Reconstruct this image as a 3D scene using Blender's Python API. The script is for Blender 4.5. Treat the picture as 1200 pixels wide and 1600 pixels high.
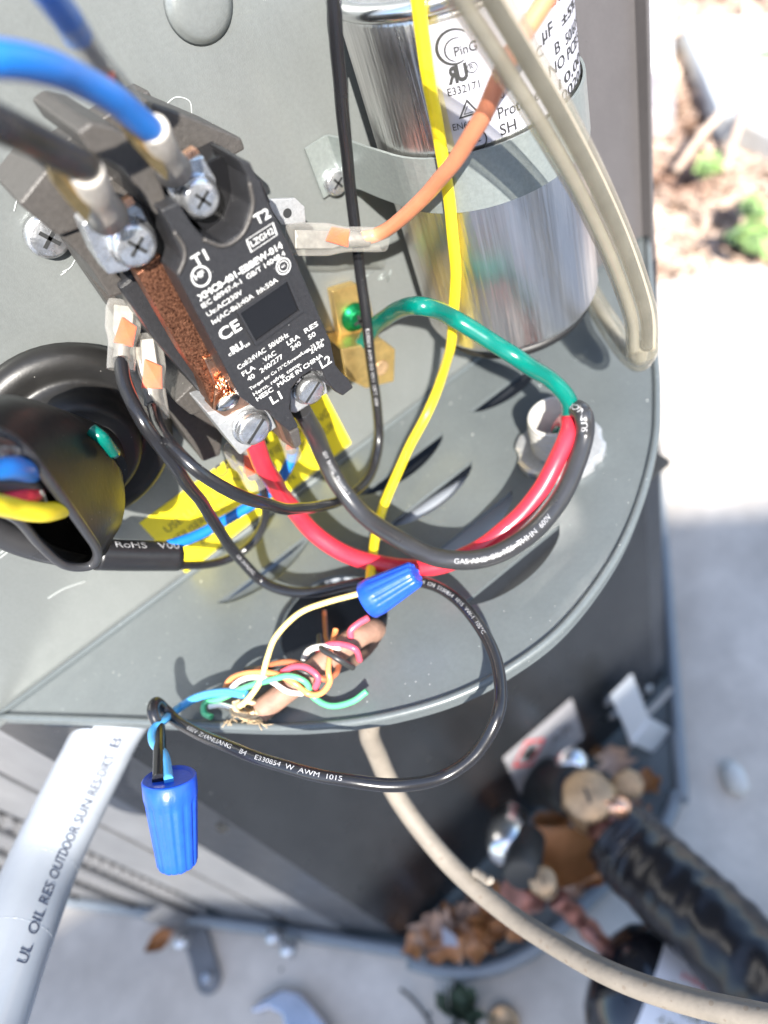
import bpy, bmesh, math, random
from mathutils import Vector as V, Matrix, Euler, noise as NZ
random.seed(7)
U = 0.2                                    # metres per layout unit
for o in list(bpy.data.objects): bpy.data.objects.remove(o)
sc = bpy.context.scene
COL = sc.collection

# ------------------------------------------------------------------ camera
F, CX, CY = 1200.0, 600.0, 800.0           # focal length and centre in 1200x1600 units
def _ray(px, py): return V((px-CX, CY-py, -F))
_dn = _ray(1050, 1750).normalized(); ZW = -_dn
_xw = _ray(5760, -3165); _xw = (_xw-ZW*_xw.dot(ZW)).normalized(); YW = ZW.cross(_xw)
M = Matrix((_xw, YW, ZW))                  # camera axes -> world
_r = M @ _ray(292, 897)
CAM = V((0, -1, -_r.z/_r.y))
cd = bpy.data.cameras.new('camera'); cam = bpy.data.objects.new('camera', cd); COL.objects.link(cam)
cam.matrix_world = Matrix.Translation(CAM*U) @ M.to_4x4()
cd.sensor_fit = 'VERTICAL'; cd.sensor_height = 36; cd.sensor_width = 27; cd.lens = 27
cd.clip_start = 0.005; cd.clip_end = 500
cd.dof.use_dof = True; cd.dof.focus_distance = 0.19; cd.dof.aperture_fstop = 8.0
sc.camera = cam
# ------------------------------------------------------------------ light
SUN_AZ, SUN_EL = 21.0, 38.0                # travel heading from +y towards +x, height above horizon
w = bpy.data.worlds.new('World'); sc.world = w; w.use_nodes = True
nt = w.node_tree; sky = nt.nodes.new('ShaderNodeTexSky'); sky.sky_type = 'NISHITA'; sky.sun_disc = False
sky.sun_elevation = math.radians(SUN_EL); sky.sun_rotation = math.radians(180+SUN_AZ)
bg = nt.nodes['Background']; bg.inputs[1].default_value = 0.15; nt.links.new(sky.outputs[0], bg.inputs[0])
sl = bpy.data.lights.new('sun', 'SUN'); sl.energy = 4.6; sl.angle = math.radians(0.6); sl.color = (1, .955, .88)
sun = bpy.data.objects.new('sun', sl); COL.objects.link(sun)
SD = V((math.sin(math.radians(SUN_AZ))*math.cos(math.radians(SUN_EL)), math.cos(math.radians(SUN_AZ))*math.cos(math.radians(SUN_EL)), -math.sin(math.radians(SUN_EL))))
sun.rotation_euler = SD.to_track_quat('-Z', 'Y').to_euler(); sun.location = (-0.5, -1.5, 1.5)
sc.view_settings.view_transform = 'Standard'; sc.view_settings.look = 'None'
sc.view_settings.exposure = 1.64; sc.view_settings.gamma = 1; sc.view_settings.use_curve_mapping = False
sc.render.engine = 'CYCLES'

# ------------------------------------------------------------------ layout helpers (points of the place, in layout units)
def at(px, py, y=None, z=None, n=None, c=None):
    r = M @ _ray(px, py)
    if y is not None: t = (y-CAM.y)/r.y
    elif z is not None: t = (z-CAM.z)/r.z
    else: t = (c-n.dot(CAM))/n.dot(r)
    return CAM+r*t
CC = V((.598, -.137, 0)); CR = .137         # capacitor axis and radius
def at_cyl(px, py, off=0.0):
    r = M @ _ray(px, py); R = CR+off
    a = r.x**2+r.y**2; dx, dy = CAM.x-CC.x, CAM.y-CC.y; b = 2*(r.x*dx+r.y*dy); c = dx*dx+dy*dy-R*R
    D = b*b-4*a*c
    t = (-b-math.sqrt(D))/(2*a) if D > 0 else -b/(2*a)
    return CAM+r*t
def depth(p): return (M.transposed() @ (p-CAM)).z*-1
def pr(px, p): return px*depth(p)/F         # how large px is at that point
WN = V((.05, -1.30, 0)).normalized(); WC = WN.dot(V((-.36, -.12, 0)))       # valve wall plane (n.p = c)
F1N = V((-1, -1, 0)).normalized(); F1C = F1N.dot(V((-.25, -.25, 0)))        # left cabinet face

# ------------------------------------------------------------------ materials
MATS = {}
def mat(name, col, rough=.5, metal=0, var=.0, scale=200, bump=0, bscale=400, spec=.5, col2=None, spots=None, trans=0, coat=0, stretch=None, emit=None, sub=0, stain=0):
    if name in MATS: return MATS[name]
    m = bpy.data.materials.new(name); m.use_nodes = True; n = m.node_tree.nodes; L = m.node_tree.links
    p = n['Principled BSDF']; p.inputs['Roughness'].default_value = rough; p.inputs['Metallic'].default_value = metal
    p.inputs['Specular IOR Level'].default_value = spec; p.inputs['Coat Weight'].default_value = coat
    p.inputs['Base Color'].default_value = (*col, 1)
    tc = n.new('ShaderNodeTexCoord'); vec = tc.outputs['Object']
    if stretch:
        mp = n.new('ShaderNodeMapping'); mp.inputs['Scale'].default_value = stretch; L.new(vec, mp.inputs[0]); vec = mp.outputs[0]
    csock = None
    if var or col2:
        t = n.new('ShaderNodeTexNoise'); t.inputs['Scale'].default_value = scale; t.inputs['Detail'].default_value = 6; t.inputs['Roughness'].default_value = .65
        L.new(vec, t.inputs['Vector'])
        r = n.new('ShaderNodeValToRGB'); r.color_ramp.elements[0].position = .35; r.color_ramp.elements[1].position = .65
        c2 = col2 or tuple(min(1, c*(1+var)) for c in col); c1 = col if col2 else tuple(c*(1-var) for c in col)
        r.color_ramp.elements[0].color = (*c1, 1); r.color_ramp.elements[1].color = (*c2, 1)
        L.new(t.outputs[0], r.inputs[0]); csock = r.outputs[0]
        rm = n.new('ShaderNodeMapRange'); rm.inputs['To Min'].default_value = max(0.02, rough-.08); rm.inputs['To Max'].default_value = min(1, rough+.08)
        t2 = n.new('ShaderNodeTexNoise'); t2.inputs['Scale'].default_value = scale*.3; t2.inputs['Detail'].default_value = 4; L.new(vec, t2.inputs['Vector'])
        L.new(t2.outputs[0], rm.inputs[0]); L.new(rm.outputs[0], p.inputs['Roughness'])
    if spots:                                # (scale, size, colour): dust specks
        for sscale, size, scol in spots:
            vo = n.new('ShaderNodeTexVoronoi'); vo.inputs['Scale'].default_value = sscale; L.new(tc.outputs['Object'], vo.inputs['Vector'])
            nz = n.new('ShaderNodeTexNoise'); nz.inputs['Scale'].default_value = sscale*.6; L.new(tc.outputs['Object'], nz.inputs['Vector'])
            ma = n.new('ShaderNodeMath'); ma.operation = 'MULTIPLY'; ma.inputs[1].default_value = size
            L.new(nz.outputs[0], ma.inputs[0])
            sb = n.new('ShaderNodeSeparateColor'); L.new(vo.outputs['Color'], sb.inputs[0])
            mu = n.new('ShaderNodeMath'); mu.operation = 'MULTIPLY'; L.new(ma.outputs[0], mu.inputs[0]); L.new(sb.outputs[0], mu.inputs[1])
            lt = n.new('ShaderNodeMath'); lt.operation = 'LESS_THAN'; L.new(vo.outputs['Distance'], lt.inputs[0]); L.new(mu.outputs[0], lt.inputs[1])
            mx = n.new('ShaderNodeMix'); mx.data_type = 'RGBA'; L.new(lt.outputs[0], mx.inputs[0])
            if csock: L.new(csock, mx.inputs[6])
            else: mx.inputs[6].default_value = (*col, 1)
            mx.inputs[7].default_value = (*scol, 1); csock = mx.outputs[2]
    if stain:
        for ssc, st in ((7, (2, 2, 1)), (38, (1, 1, .35))):
            mp = n.new('ShaderNodeMapping'); mp.inputs['Scale'].default_value = st; L.new(tc.outputs['Object'], mp.inputs[0])
            t3 = n.new('ShaderNodeTexNoise'); t3.inputs['Scale'].default_value = ssc; t3.inputs['Detail'].default_value = 8; t3.inputs['Roughness'].default_value = .7; L.new(mp.outputs[0], t3.inputs['Vector'])
            r3 = n.new('ShaderNodeMapRange'); r3.inputs['From Min'].default_value = .3; r3.inputs['From Max'].default_value = .7; r3.inputs['To Min'].default_value = 1-stain; r3.inputs['To Max'].default_value = 1+stain*.6; L.new(t3.outputs[0], r3.inputs[0])
            vm = n.new('ShaderNodeVectorMath'); vm.operation = 'SCALE'
            if csock: L.new(csock, vm.inputs[0])
            else: vm.inputs[0].default_value = col
            L.new(r3.outputs[0], vm.inputs['Scale']); csock = vm.outputs[0]
    if csock: L.new(csock, p.inputs['Base Color'])
    if bump:
        bn = n.new('ShaderNodeTexNoise'); bn.inputs['Scale'].default_value = bscale; bn.inputs['Detail'].default_value = 5; L.new(vec, bn.inputs['Vector'])
        b = n.new('ShaderNodeBump'); b.inputs['Strength'].default_value = bump; b.inputs['Distance'].default_value = .0006
        L.new(bn.outputs[0], b.inputs['Height']); L.new(b.outputs[0], p.inputs['Normal'])
    if trans:
        out = n['Material Output']; tb = n.new('ShaderNodeBsdfTransparent'); tb.inputs[0].default_value = (1, .99, .96, 1); ms = n.new('ShaderNodeMixShader')
        lw = n.new('ShaderNodeLayerWeight'); lw.inputs[0].default_value = .22
        mr = n.new('ShaderNodeMapRange'); mr.inputs['To Min'].default_value = 1-trans; mr.inputs['To Max'].default_value = 1.0
        L.new(lw.outputs['Facing'], mr.inputs[0]); L.new(mr.outputs[0], ms.inputs[0])
        L.new(tb.outputs[0], ms.inputs[1]); L.new(p.outputs[0], ms.inputs[2]); L.new(ms.outputs[0], out.inputs[0])
    if sub: p.inputs['Subsurface Weight'].default_value = sub; p.inputs['Subsurface Radius'].default_value = (.002, .002, .002)
    MATS[name] = m; return m
DUST = ((.75, .76, .74))
m_panel = mat('grey cabinet paint', (.185, .198, .194), .36, .28, .05, 900, .12, 2500, .5, stain=.08, spots=[(420, .05, (.45, .46, .44))])
m_shelf = mat('grey shelf paint', (.112, .127, .130), .34, .1, .05, 700, .08, 1800, .5, stain=.09, spots=[(160, .10, DUST), (420, .16, (.4, .41, .4))])
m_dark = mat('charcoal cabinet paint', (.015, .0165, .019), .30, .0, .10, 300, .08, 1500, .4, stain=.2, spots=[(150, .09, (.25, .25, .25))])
m_post = mat('satin grey steel', (.20, .203, .212), .38, .3, .08, 60, .04, 900, stain=.15)
m_groove = mat('dark rubber gap', (.02, .021, .022), .6)
m_can = mat('brushed aluminium', (.78, .755, .74), .30, 1, .15, 420, .5, 900, .5, stretch=(1, 1, .04))
m_rim = mat('rolled aluminium', (.8, .8, .8), .22, 1)
m_strap = mat('galvanised strap', (.28, .31, .30), .40, .5, .08, 900, .10, 2500)
m_zinc = mat('zinc plated steel', (.66, .67, .69), .27, .9, .22, 500, .25, 900)
m_lug = mat('cast aluminium lug', (.42, .43, .44), .44, .55, .12, 1200, .25, 2500)
m_brass = mat('brass', (.70, .50, .20), .34, .85, .15, 300, .15, 900)
m_brassd = mat('weathered brass', (.46, .315, .185), .45, .6, .25, 120, .2, 500)
m_goldtab = mat('gold terminal', (.85, .58, .25), .25, 1, .15, 500)
m_copper = mat('grained copper', (.055, .020, .013), .36, .85, 0, 1900, .4, 2600, col2=(.42, .19, .11))
m_copperb = mat('bright copper', (.90, .50, .32), .28, 1, .12, 600, .3, 900)
m_copperp = mat('old copper pipe', (.30, .13, .10), .42, .6, .3, 90)
m_black = mat('black bakelite', (.022, .022, .024), .36, 0, .15, 1200, .25, 2800, spots=[(400, .12, (.2, .2, .2))])
m_base = mat('brown black bakelite', (.055, .050, .046), .42, 0, .15, 900, .25, 2600, spots=[(300, .14, (.25, .24, .22))])
m_win = mat('black plastic window', (.008, .008, .009), .16)
m_white = mat('white print', (.52, .52, .51), .6, 0, .25, 900)
m_ink = mat('black print', (.03, .03, .03), .6)
m_inkf = mat('faint black print', (.16, .14, .04), .6)
m_lab = mat('white label paper', (.43, .43, .48), .42, 0, .03, 200)
m_yel = mat('yellow label', (.86, .70, .02), .45, 0, .04, 200, spots=[(300, .08, (.5, .42, .05))])
def wire(name, col, rough=.3, coat=.15): return mat(name, col, rough, 0, .06, 260, .05, 700, .5, coat=coat, spots=[(330, .07, tuple(min(1, c*.6+.3) for c in col))])
w_black = wire('black wire', (.014, .014, .016), .24)
w_blackt = wire('black thick wire', (.028, .028, .030), .3)
w_red = wire('red wire', (.62, .025, .045), .33)
w_blue = wire('blue wire', (.010, .16, .54), .33)
w_yellow = wire('yellow wire', (.88, .68, .02), .33)
w_orange = wire('orange wire', (.62, .22, .115), .38)
w_green = wire('green wire', (.0, .125, .095), .24)
t_blue = wire('light blue conductor', (.07, .32, .62)); t_yel = wire('pale yellow conductor', (.82, .66, .25)); t_green = wire('pale green conductor', (.10, .48, .22))
t_white = wire('white conductor', (.78, .76, .72)); t_orange = wire('orange conductor', (.80, .28, .10)); t_pink = wire('pink red conductor', (.72, .08, .13))
t_brown = wire('brown conductor', (.42, .13, .06)); t_black = wire('black conductor', (.03, .03, .03), .4)
m_sheath = mat('brown cable sheath', (.27, .155, .11), .65, 0, .2, 250, .3, 500)
m_cable = mat('dusty beige cable', (.185, .160, .130), .62, 0, .10, 120, .3, 400, spots=[(420, .55, (.16, .13, .10)), (90, .12, (.24, .2, .16))])
m_jute = mat('jute', (.62, .45, .27), .8, 0, .2, 600)
m_nut = mat('blue moulded plastic', (.012, .075, .52), .34, 0, .10, 300, .1, 900, sub=.0)
m_rubber = mat('black rubber', (.013, .0125, .012), .40, 0, .2, 90, .1, 600, .4, spots=[(240, .10, (.30, .29, .26)), (500, .12, (.3, .29, .27))])
m_shrink = mat('heat shrink', (.015, .015, .017), .33, 0, .1, 300, .1, 500)
m_clear = mat('clear sleeve', (.50, .485, .46), .10, 0, trans=.93)
m_clearb = mat('translucent beige sleeve', (.34, .31, .24), .10, 0, .12, 120, trans=.91)
m_clearn = mat('cloudy core', (.34, .32, .27), .3, 0, .1, 100, trans=.3)
m_mark = mat('orange paint mark', (.85, .07, .0), .5, 0, .2, 300)
m_conduit = mat('grey pvc conduit', (.33, .355, .39), .24, 0, .03, 60, .02, 300, coat=.4)
m_fit = mat('grey white fitting', (.40, .39, .365), .45, 0, .04, 200, .05, 600)
m_conc = mat('concrete', (.50, .45, .395), .8, 0, 0, 9, .5, 60, col2=(.68, .62, .55), stain=.12, spots=[(30, .12, (.16, .15, .13))])
m_concw = mat('pale concrete', (.62, .61, .58), .85, 0, .12, 8, .5, 60)
m_soil = mat('dry soil', (.12, .09, .085), .95, 0, 0, 8, .8, 40, col2=(.50, .42, .38))
m_leaf = mat('dead leaf', (.30, .13, .045), .42, 0, 0, 45, .6, 160, col2=(.48, .22, .09))
m_leafp = mat('pale dead leaf', (.36, .25, .20), .5, 0, 0, 45, .5, 160, col2=(.55, .36, .25))
m_litter = mat('bleached leaf litter', (.22, .13, .09), .7, 0, 0, 6, col2=(.78, .64, .52))
m_weed = mat('weed green', (.20, .30, .10), .5, 0, .4, 30)
m_stone = mat('grey stone', (.30, .26, .26), .8, 0, .25, 30, .6, 60)
m_foam = mat('black vinyl wrap', (.013, .012, .014), .30, 0, .1, 30, .6, 90)
m_drier = mat('black enamel', (.012, .012, .015), .14, 0, coat=.5)
m_steel = mat('chrome steel', (.62, .60, .62), .22, 1, .12, 60)
m_screen = mat('shade screen board', (.30, .25, .20), .8, 0, .2, 20, .4, 60)
m_redp = mat('red print', (.65, .05, .06), .6)
m_sticker = mat('grey sticker', (.32, .31, .32), .5, 0, .04, 60)
m_pinka = mat('black base shadow', (.01, .01, .011), .5)

# ------------------------------------------------------------------ object helpers
def tagp(o, label, cat, group=None, kind=None):
    if label: o['label'] = label
    if cat: o['category'] = cat
    if group: o['group'] = group
    if kind: o['kind'] = kind
    return o
def thing(name, label, cat, loc, group=None):
    o = bpy.data.objects.new(name, None); COL.objects.link(o); o.empty_display_size = .01
    o.location = V(loc)*U; tagp(o, label, cat, group); return o
class MB:
    def __init__(s): s.v = []; s.f = []; s.sm = []
    def add(s, vs, fs, smooth=False):
        b = len(s.v); s.v += [V(p) for p in vs]; s.f += [tuple(b+i for i in f) for f in fs]; s.sm += [smooth]*len(fs); return s
    def box(s, a, b):
        x0, y0, z0 = a; x1, y1, z1 = b
        return s.add([(x0,y0,z0),(x1,y0,z0),(x1,y1,z0),(x0,y1,z0),(x0,y0,z1),(x1,y0,z1),(x1,y1,z1),(x0,y1,z1)],
                     [(0,3,2,1),(4,5,6,7),(0,1,5,4),(1,2,6,5),(2,3,7,6),(3,0,4,7)])
    def prism(s, front, back):
        n = len(front); vs = list(front)+list(back)
        return s.add(vs, [tuple(range(n)), tuple(range(2*n-1, n-1, -1))]+[(i, n+i, n+(i+1) % n, (i+1) % n) for i in range(n)])
    def tube(s, pts, r, seg=12, caps=True, closed=False, flat=None):
        n = len(pts); rr = r if isinstance(r, (list, tuple)) else [r]*n
        T = []
        for i in range(n):
            a = pts[(i-1) % n] if (closed or i > 0) else pts[i]; b = pts[(i+1) % n] if (closed or i < n-1) else pts[i]
            T.append((b-a).normalized())
        N = T[0].cross(V((.3, .2, .93))); N = N.normalized() if N.length > 1e-4 else T[0].orthogonal().normalized()
        vs = []
        for i in range(n):
            N = (N-T[i]*N.dot(T[i])).normalized(); B = T[i].cross(N)
            for k in range(seg):
                a = 2*math.pi*k/seg; vs.append(pts[i]+(N*math.cos(a)+B*math.sin(a))*rr[i])
        fs = [(i*seg+k, i*seg+(k+1) % seg, (i+1)*seg+(k+1) % seg, (i+1)*seg+k) for i in range(n-1) for k in range(seg)]
        if closed: fs += [((n-1)*seg+k, (n-1)*seg+(k+1) % seg, (k+1) % seg, k) for k in range(seg)]
        s.add(vs, fs, True)
        if caps and not closed:
            b = len(s.v)-n*seg
            s.f += [tuple(b+k for k in range(seg-1, -1, -1)), tuple(b+(n-1)*seg+k for k in range(seg))]; s.sm += [False, False]
        return s
    def lathe(s, o, ax, prof, seg=32, smooth=True, f=None):
        """prof: (radius, distance along ax)"""
        ax = V(ax).normalized(); n1 = ax.orthogonal().normalized() if abs(ax.z) > .99 else ax.cross(V((0, 0, 1))).normalized(); n2 = ax.cross(n1); vs = []
        for r, h in prof:
            for k in range(seg):
                a = 2*math.pi*k/seg; q = f(a, r, h) if f else r
                vs.append(V(o)+ax*h+(n1*math.cos(a)+n2*math.sin(a))*q)
        m = len(prof)
        fs = [(i*seg+k, i*seg+(k+1) % seg, (i+1)*seg+(k+1) % seg, (i+1)*seg+k) for i in range(m-1) for k in range(seg)]
        s.add(vs, fs, smooth); b = len(s.v)-m*seg
        if prof[0][0] > 1e-5: s.f.append(tuple(b+k for k in range(seg-1, -1, -1))); s.sm.append(False)
        if prof[-1][0] > 1e-5: s.f.append(tuple(b+(m-1)*seg+k for k in range(seg))); s.sm.append(False)
        return s
    def build(s, name, m, parent=None, bevel=0, fixn=True, loc=None):
        """parent: an Empty (or a part already placed); vertices are layout-world, stored relative to the owner"""
        if parent is not None:
            q = parent; org = V((0, 0, 0))
            while q is not None: org += q.location; q = q.parent
            org = org/U
        elif loc is not None: org = V(loc)
        else:
            zs = min(p.z for p in s.v); k = len(s.v); org = V((sum(p.x for p in s.v)/k, sum(p.y for p in s.v)/k, zs))
        me = bpy.data.meshes.new(name); me.from_pydata([(p-org)*U for p in s.v], [], s.f)
        for p, q in zip(me.polygons, s.sm): p.use_smooth = q
        if bevel or fixn:
            bm = bmesh.new(); bm.from_mesh(me); bmesh.ops.remove_doubles(bm, verts=bm.verts, dist=1e-7)
            if fixn: bmesh.ops.recalc_face_normals(bm, faces=bm.faces)
            if bevel:
                es = [e for e in bm.edges if len(e.link_faces) == 2 and e.calc_face_angle(0) > .5]
                bmesh.ops.bevel(bm, geom=es, offset=bevel*U, segments=2, profile=.5, affect='EDGES', clamp_overlap=True)
            bm.to_mesh(me); bm.free()
        o = bpy.data.objects.new(name, me); COL.objects.link(o); me.materials.append(m)
        if parent is not None: o.parent = parent
        else: o.location = org*U
        return o
def cr(pts, n=10):
    """smooth curve through points"""
    P = [V(p) for p in pts]; P = [P[0]*2-P[1]]+P+[P[-1]*2-P[-2]]; out = []
    for i in range(1, len(P)-2):
        a, b, c, d = P[i-1:i+3]
        for k in range(n):
            t = k/n; out.append(.5*((2*b)+(c-a)*t+(2*a-5*b+4*c-d)*t*t+(3*b-a-3*c+d)*t**3))
    out.append(P[-2]); return out
def P_(l):
    """list of (px,py,'y'|'z'|'c',value) or vectors"""
    out = []
    for q in l:
        if isinstance(q, V): out.append(q)
        elif q[2] == 'y': out.append(at(q[0], q[1], y=q[3]))
        elif q[2] == 'z': out.append(at(q[0], q[1], z=q[3]))
        else: out.append(at_cyl(q[0], q[1], q[3]))
    return out
def poly(l, y): return [at(a, b, y=y) for a, b in l]
def pprism(l, y0, y1):
    f = poly(l, y0); return MB().prism(f, [V((p.x, y1, p.z)) for p in f])
TXT = {}
def textmesh(s, bold=0):
    k = (s, bold)
    if k in TXT: return TXT[k]
    c = bpy.data.curves.new('t', 'FONT'); c.body = s; c.size = 1; c.offset = bold; c.resolution_u = 3
    o = bpy.data.objects.new('t', c); COL.objects.link(o); bpy.context.view_layer.update()
    me = bpy.data.meshes.new_from_object(o.evaluated_get(bpy.context.evaluated_depsgraph_get()))
    vs = [v.co.copy() for v in me.vertices]; fs = [tuple(p.vertices) for p in me.polygons]
    bpy.data.objects.remove(o); bpy.data.meshes.remove(me); TXT[k] = (vs, fs); return TXT[k]
def text_map(s, fn, m, parent, bold=0, name='lettering'):
    """fn maps (0..1 along the line, height in cap heights) to a point"""
    vs, fs = textmesh(s, bold)
    if not vs: return
    x0 = min(v.x for v in vs); x1 = max(v.x for v in vs); H = .70
    mb = MB(); mb.add([fn((v.x-x0)/(x1-x0), v.y/H) for v in vs], fs)
    return mb.build(name, m, parent, fixn=False)
def flat_text(s, a, b, h, nrm, m, parent, bold=0, up=None, off=.0012):
    d = b-a; u = up.normalized() if up else V((0, 0, 1)); o = nrm.normalized()*off
    return text_map(s, lambda t, y: a+d*t+u*(h*y)+o, m, parent, bold)
def tube_text(s, path, r, start, h, m, parent, ang=0, bold=0, gap=1.0, flip=False):
    """print text along a tube; start = arc length"""
    L = [0]
    for i in range(1, len(path)): L.append(L[-1]+(path[i]-path[i-1]).length)
    vs, fs = textmesh(s, bold); mb = MB(); out = []
    for v in vs:
        sx = start+v.x*h/.7*gap*(-1 if flip else 1); sx = min(max(sx, 0), L[-1]-1e-6)
        i = max(1, next((k for k in range(1, len(L)) if L[k] >= sx), len(L)-1)); t = (sx-L[i-1])/(L[i]-L[i-1]+1e-9)
        p = path[i-1].lerp(path[i], t)
        tg = lambda q: (path[min(q+1, len(path)-1)]-path[max(q-1, 0)]).normalized()
        T = tg(i-1).lerp(tg(i), t).normalized()
        N = (CAM-p); N = (N-T*N.dot(T)).normalized(); B = N.cross(T)
        if not flip: B = -B
        B = -B
        a = ang+((v.y-.35)*h/.7)/r
        out.append(p+(N*math.cos(a)+B*math.sin(a))*(r*1.004+.0006))
    mb.add(out, fs); return mb.build('lettering', m, parent, fixn=False)
def wirething(name, label, pts, r, m, n=10, seg=14, cat='wire', group=None, rr=None):
    path = cr(P_(pts), n)
    path = [p+V((NZ.noise(p*15+V((k_, 0, 0))) for k_ in (0, 31, 77)))*r*.22 for p in path]; o = MB().tube(path, r, seg).build(name, m)
    tagp(o, label, cat, group); return o, path

# ================================================================== SETTING
def sheet(name, pts, z, m, thick=.0):
    mb = MB(); f = [V((x, y, z)) for x, y in pts]
    if thick: mb.prism(f, [V((x, y, z-thick)) for x, y in pts])
    else: mb.add(f, [tuple(range(len(f)))])
    o = mb.build(name, m, bevel=.02 if thick else 0); o['kind'] = 'structure'; return o
sheet('ground', [(-600, -600), (600, -600), (600, 600), (-600, 600)], -2.32, m_soil)
GZ = -2.08                                  # pad top
pad = [at(1003, 445, z=GZ), at(1182, 410, z=GZ), at(1212, 560, z=GZ)]
sheet('concrete_pad', [(-9, -7), (6.2, -7), (pad[2].x+.6, pad[2].y-.6), (pad[1].x, pad[1].y), (pad[0].x-.2, pad[0].y+.15), (-9, pad[0].y+5)], GZ, m_conc, .24)
# second sun-bleached slab and stones in the litter
def slab(name, pxs, ztop, thick, m, label, cat):
    f = [at(a, b, z=ztop) for a, b in pxs]
    o = MB().prism(f, [p-V((0, 0, thick)) for p in f]).build(name, m, bevel=.04); tagp(o, label, cat); return o
slab('concrete_slab', [(1063, 28), (1215, 22), (1225, 215), (1120, 168)], -2.0, .35, m_concw, 'sun bleached white concrete slab lying in the leaf litter at the top right', 'slab')
slab('concrete_slab', [(960, -20), (1050, -30), (1052, 105), (990, 108)], -2.0, .3, m_concw, 'pale slab edge behind the grey stone beside the cabinet', 'slab')

# added unseen board screen behind the camera, shading pad and cabinet foot
fy = -14.0
shade_screen = thing('added_shade_screen', 'added board screen behind the camera, out of view, shaped to shade the pad', 'shade_screen', (0, fy, -2.32))
SHX = (.5-fy)*math.tan(math.radians(SUN_AZ))
def ftop_at(x):                              # top edge, stepping down to the right
    g = x+SHX                                # where this board's shadow edge lands on the pad
    yb_ = .60+.36*min(1, max(0, (-.2-g)/1.6))-.62*min(1, max(0, (g-1.78)/.5))
    return GZ+(yb_-fy)*math.tan(math.radians(SUN_EL))/math.cos(math.radians(SUN_AZ))
for i in range(60):
    x = -23+i*.5; a_, b_ = ftop_at(x), ftop_at(x+.485)
    f = [V((x, fy-.06, -2.31)), V((x+.485, fy-.06, -2.31)), V((x+.485, fy-.06, b_)), V((x, fy-.06, a_))]
    MB().prism(f, [p+V((0, .12, 0)) for p in f]).build('shade_screen_plank', m_screen, shade_screen)

# ================================================================== CABINET
cab = thing('condenser_cabinet', 'grey air conditioner cabinet with its open electrical compartment and rounded shelf', 'air conditioner', (.27, -.1, -2.05))
# back panel with pressed edge
XR = 1.035
m_panel_shade = mat('panel paint shaded warm grey', (.105, .098, .100), .42, .1, .05, 900, .12, 2500, .5, stain=.12, spots=[(260, .10, (.02, .015, .015))])
MB().box((.872, -.004, -.0), (XR-.0045, -.0005, 2.6)).build('panel_shade_strip', m_panel_shade, cab, bevel=.001)  # panel strip right of the capacitor, its shade put into a darker colour
mb = MB().box((-.50, 0, -.03), (XR-.004, .012, 2.6))
mb.build('back_panel', m_panel, cab, bevel=.003)
MB().box((XR-.004, -.028, -.0), (XR+.004, .012, 2.6)).build('panel_flange', m_panel_shade, cab, bevel=.002)
# pressed dimple
dc = at(311, 6, y=0)
dm = MB().lathe(dc, (0, -1, 0), [(.043, .0), (.040, .002), (.037, .007), (.031, .010), (.020, .011), (.008, .0115), (0, .0118)], 40)
dm.build('pressed_dimple', m_panel, cab)
# shelf: outline with holes, via a filled 2D curve
rimpx = [(22, 1128), (200, 1127), (400, 1138), (600, 1120), (700, 1095), (780, 1055), (870, 985), (950, 890), (1000, 800), (1030, 700), (1033, 620), (1025, 560)]
rim = [(-.478, -.004), (-.30, -.177), (-.133, -.343), (-.05, -.415), (.024, -.466), (.107, -.508), (.185, -.530), (.29, -.538), (.411, -.514), (.518, -.470), (.631, -.400), (.718, -.326), (.80, -.246), (XR, -.012)]
rim3 = cr([V((x, y, 0)) for x, y in rim], 8)
outline = [(p.x, p.y) for p in rim3]+[(XR, -.001), (-.478, -.001)]
def circle(cx, cy, r, n=40): return [(cx+r*math.cos(2*math.pi*k/n), cy+r*math.sin(2*math.pi*k/n)) for k in range(n)]
HC = (.052, -.282); HR = .090
SL = [(.486, .66, -.097, 1), (.232, .425, -.097, 1), (.226, .415, -.192, 0), (.232, .416, -.296, 0), (.219, .420, -.403, 1), (-.077, .125, -.098, 2)]
SW = .038
def lens(x0, x1, y): # straight edge at y, bulging to -y
    n = 16; return [(x0+(x1-x0)*k/n, y-SW*min(1, (math.sin(math.pi*k/n))**.6)) for k in range(n+1)]
FC = (.528, -.293); FR = .046
cu = bpy.data.curves.new('shelf', 'CURVE'); cu.dimensions = '2D'; cu.fill_mode = 'BOTH'; cu.extrude = .004*U
for loop in [outline, circle(*HC, HR)]+[lens(*s[:3]) for s in SL]:
    sp = cu.splines.new('POLY'); sp.points.add(len(loop)-1); sp.use_cyclic_u = True
    for p, q in zip(sp.points, loop): p.co = (q[0]*U, q[1]*U, 0, 1)
co = bpy.data.objects.new('c', cu); COL.objects.link(co); bpy.context.view_layer.update()
me = bpy.data.meshes.new_from_object(co.evaluated_get(bpy.context.evaluated_depsgraph_get())); bpy.data.objects.remove(co)
mb = MB(); mb.add([v.co/U-V((0, 0, .004)) for v in me.vertices], [tuple(p.vertices) for p in me.polygons])
shelf = mb.build('shelf', m_shelf, cab)
# rolled rim and its skirt
MB().tube([p+V((0, 0, .001)) for p in rim3], .0065, 10).build('rim_bead', m_shelf, shelf)
sk = []
for p in rim3: sk.append(p)
mb = MB(); n = len(sk)
mb.add([p+V((0, 0, -.002)) for p in sk]+[p+V((0, 0, -.028)) for p in sk], [(i, i+1, n+i+1, n+i) for i in range(n-1)], True)
mb.build('shelf_skirt', m_shelf, shelf)
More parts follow.
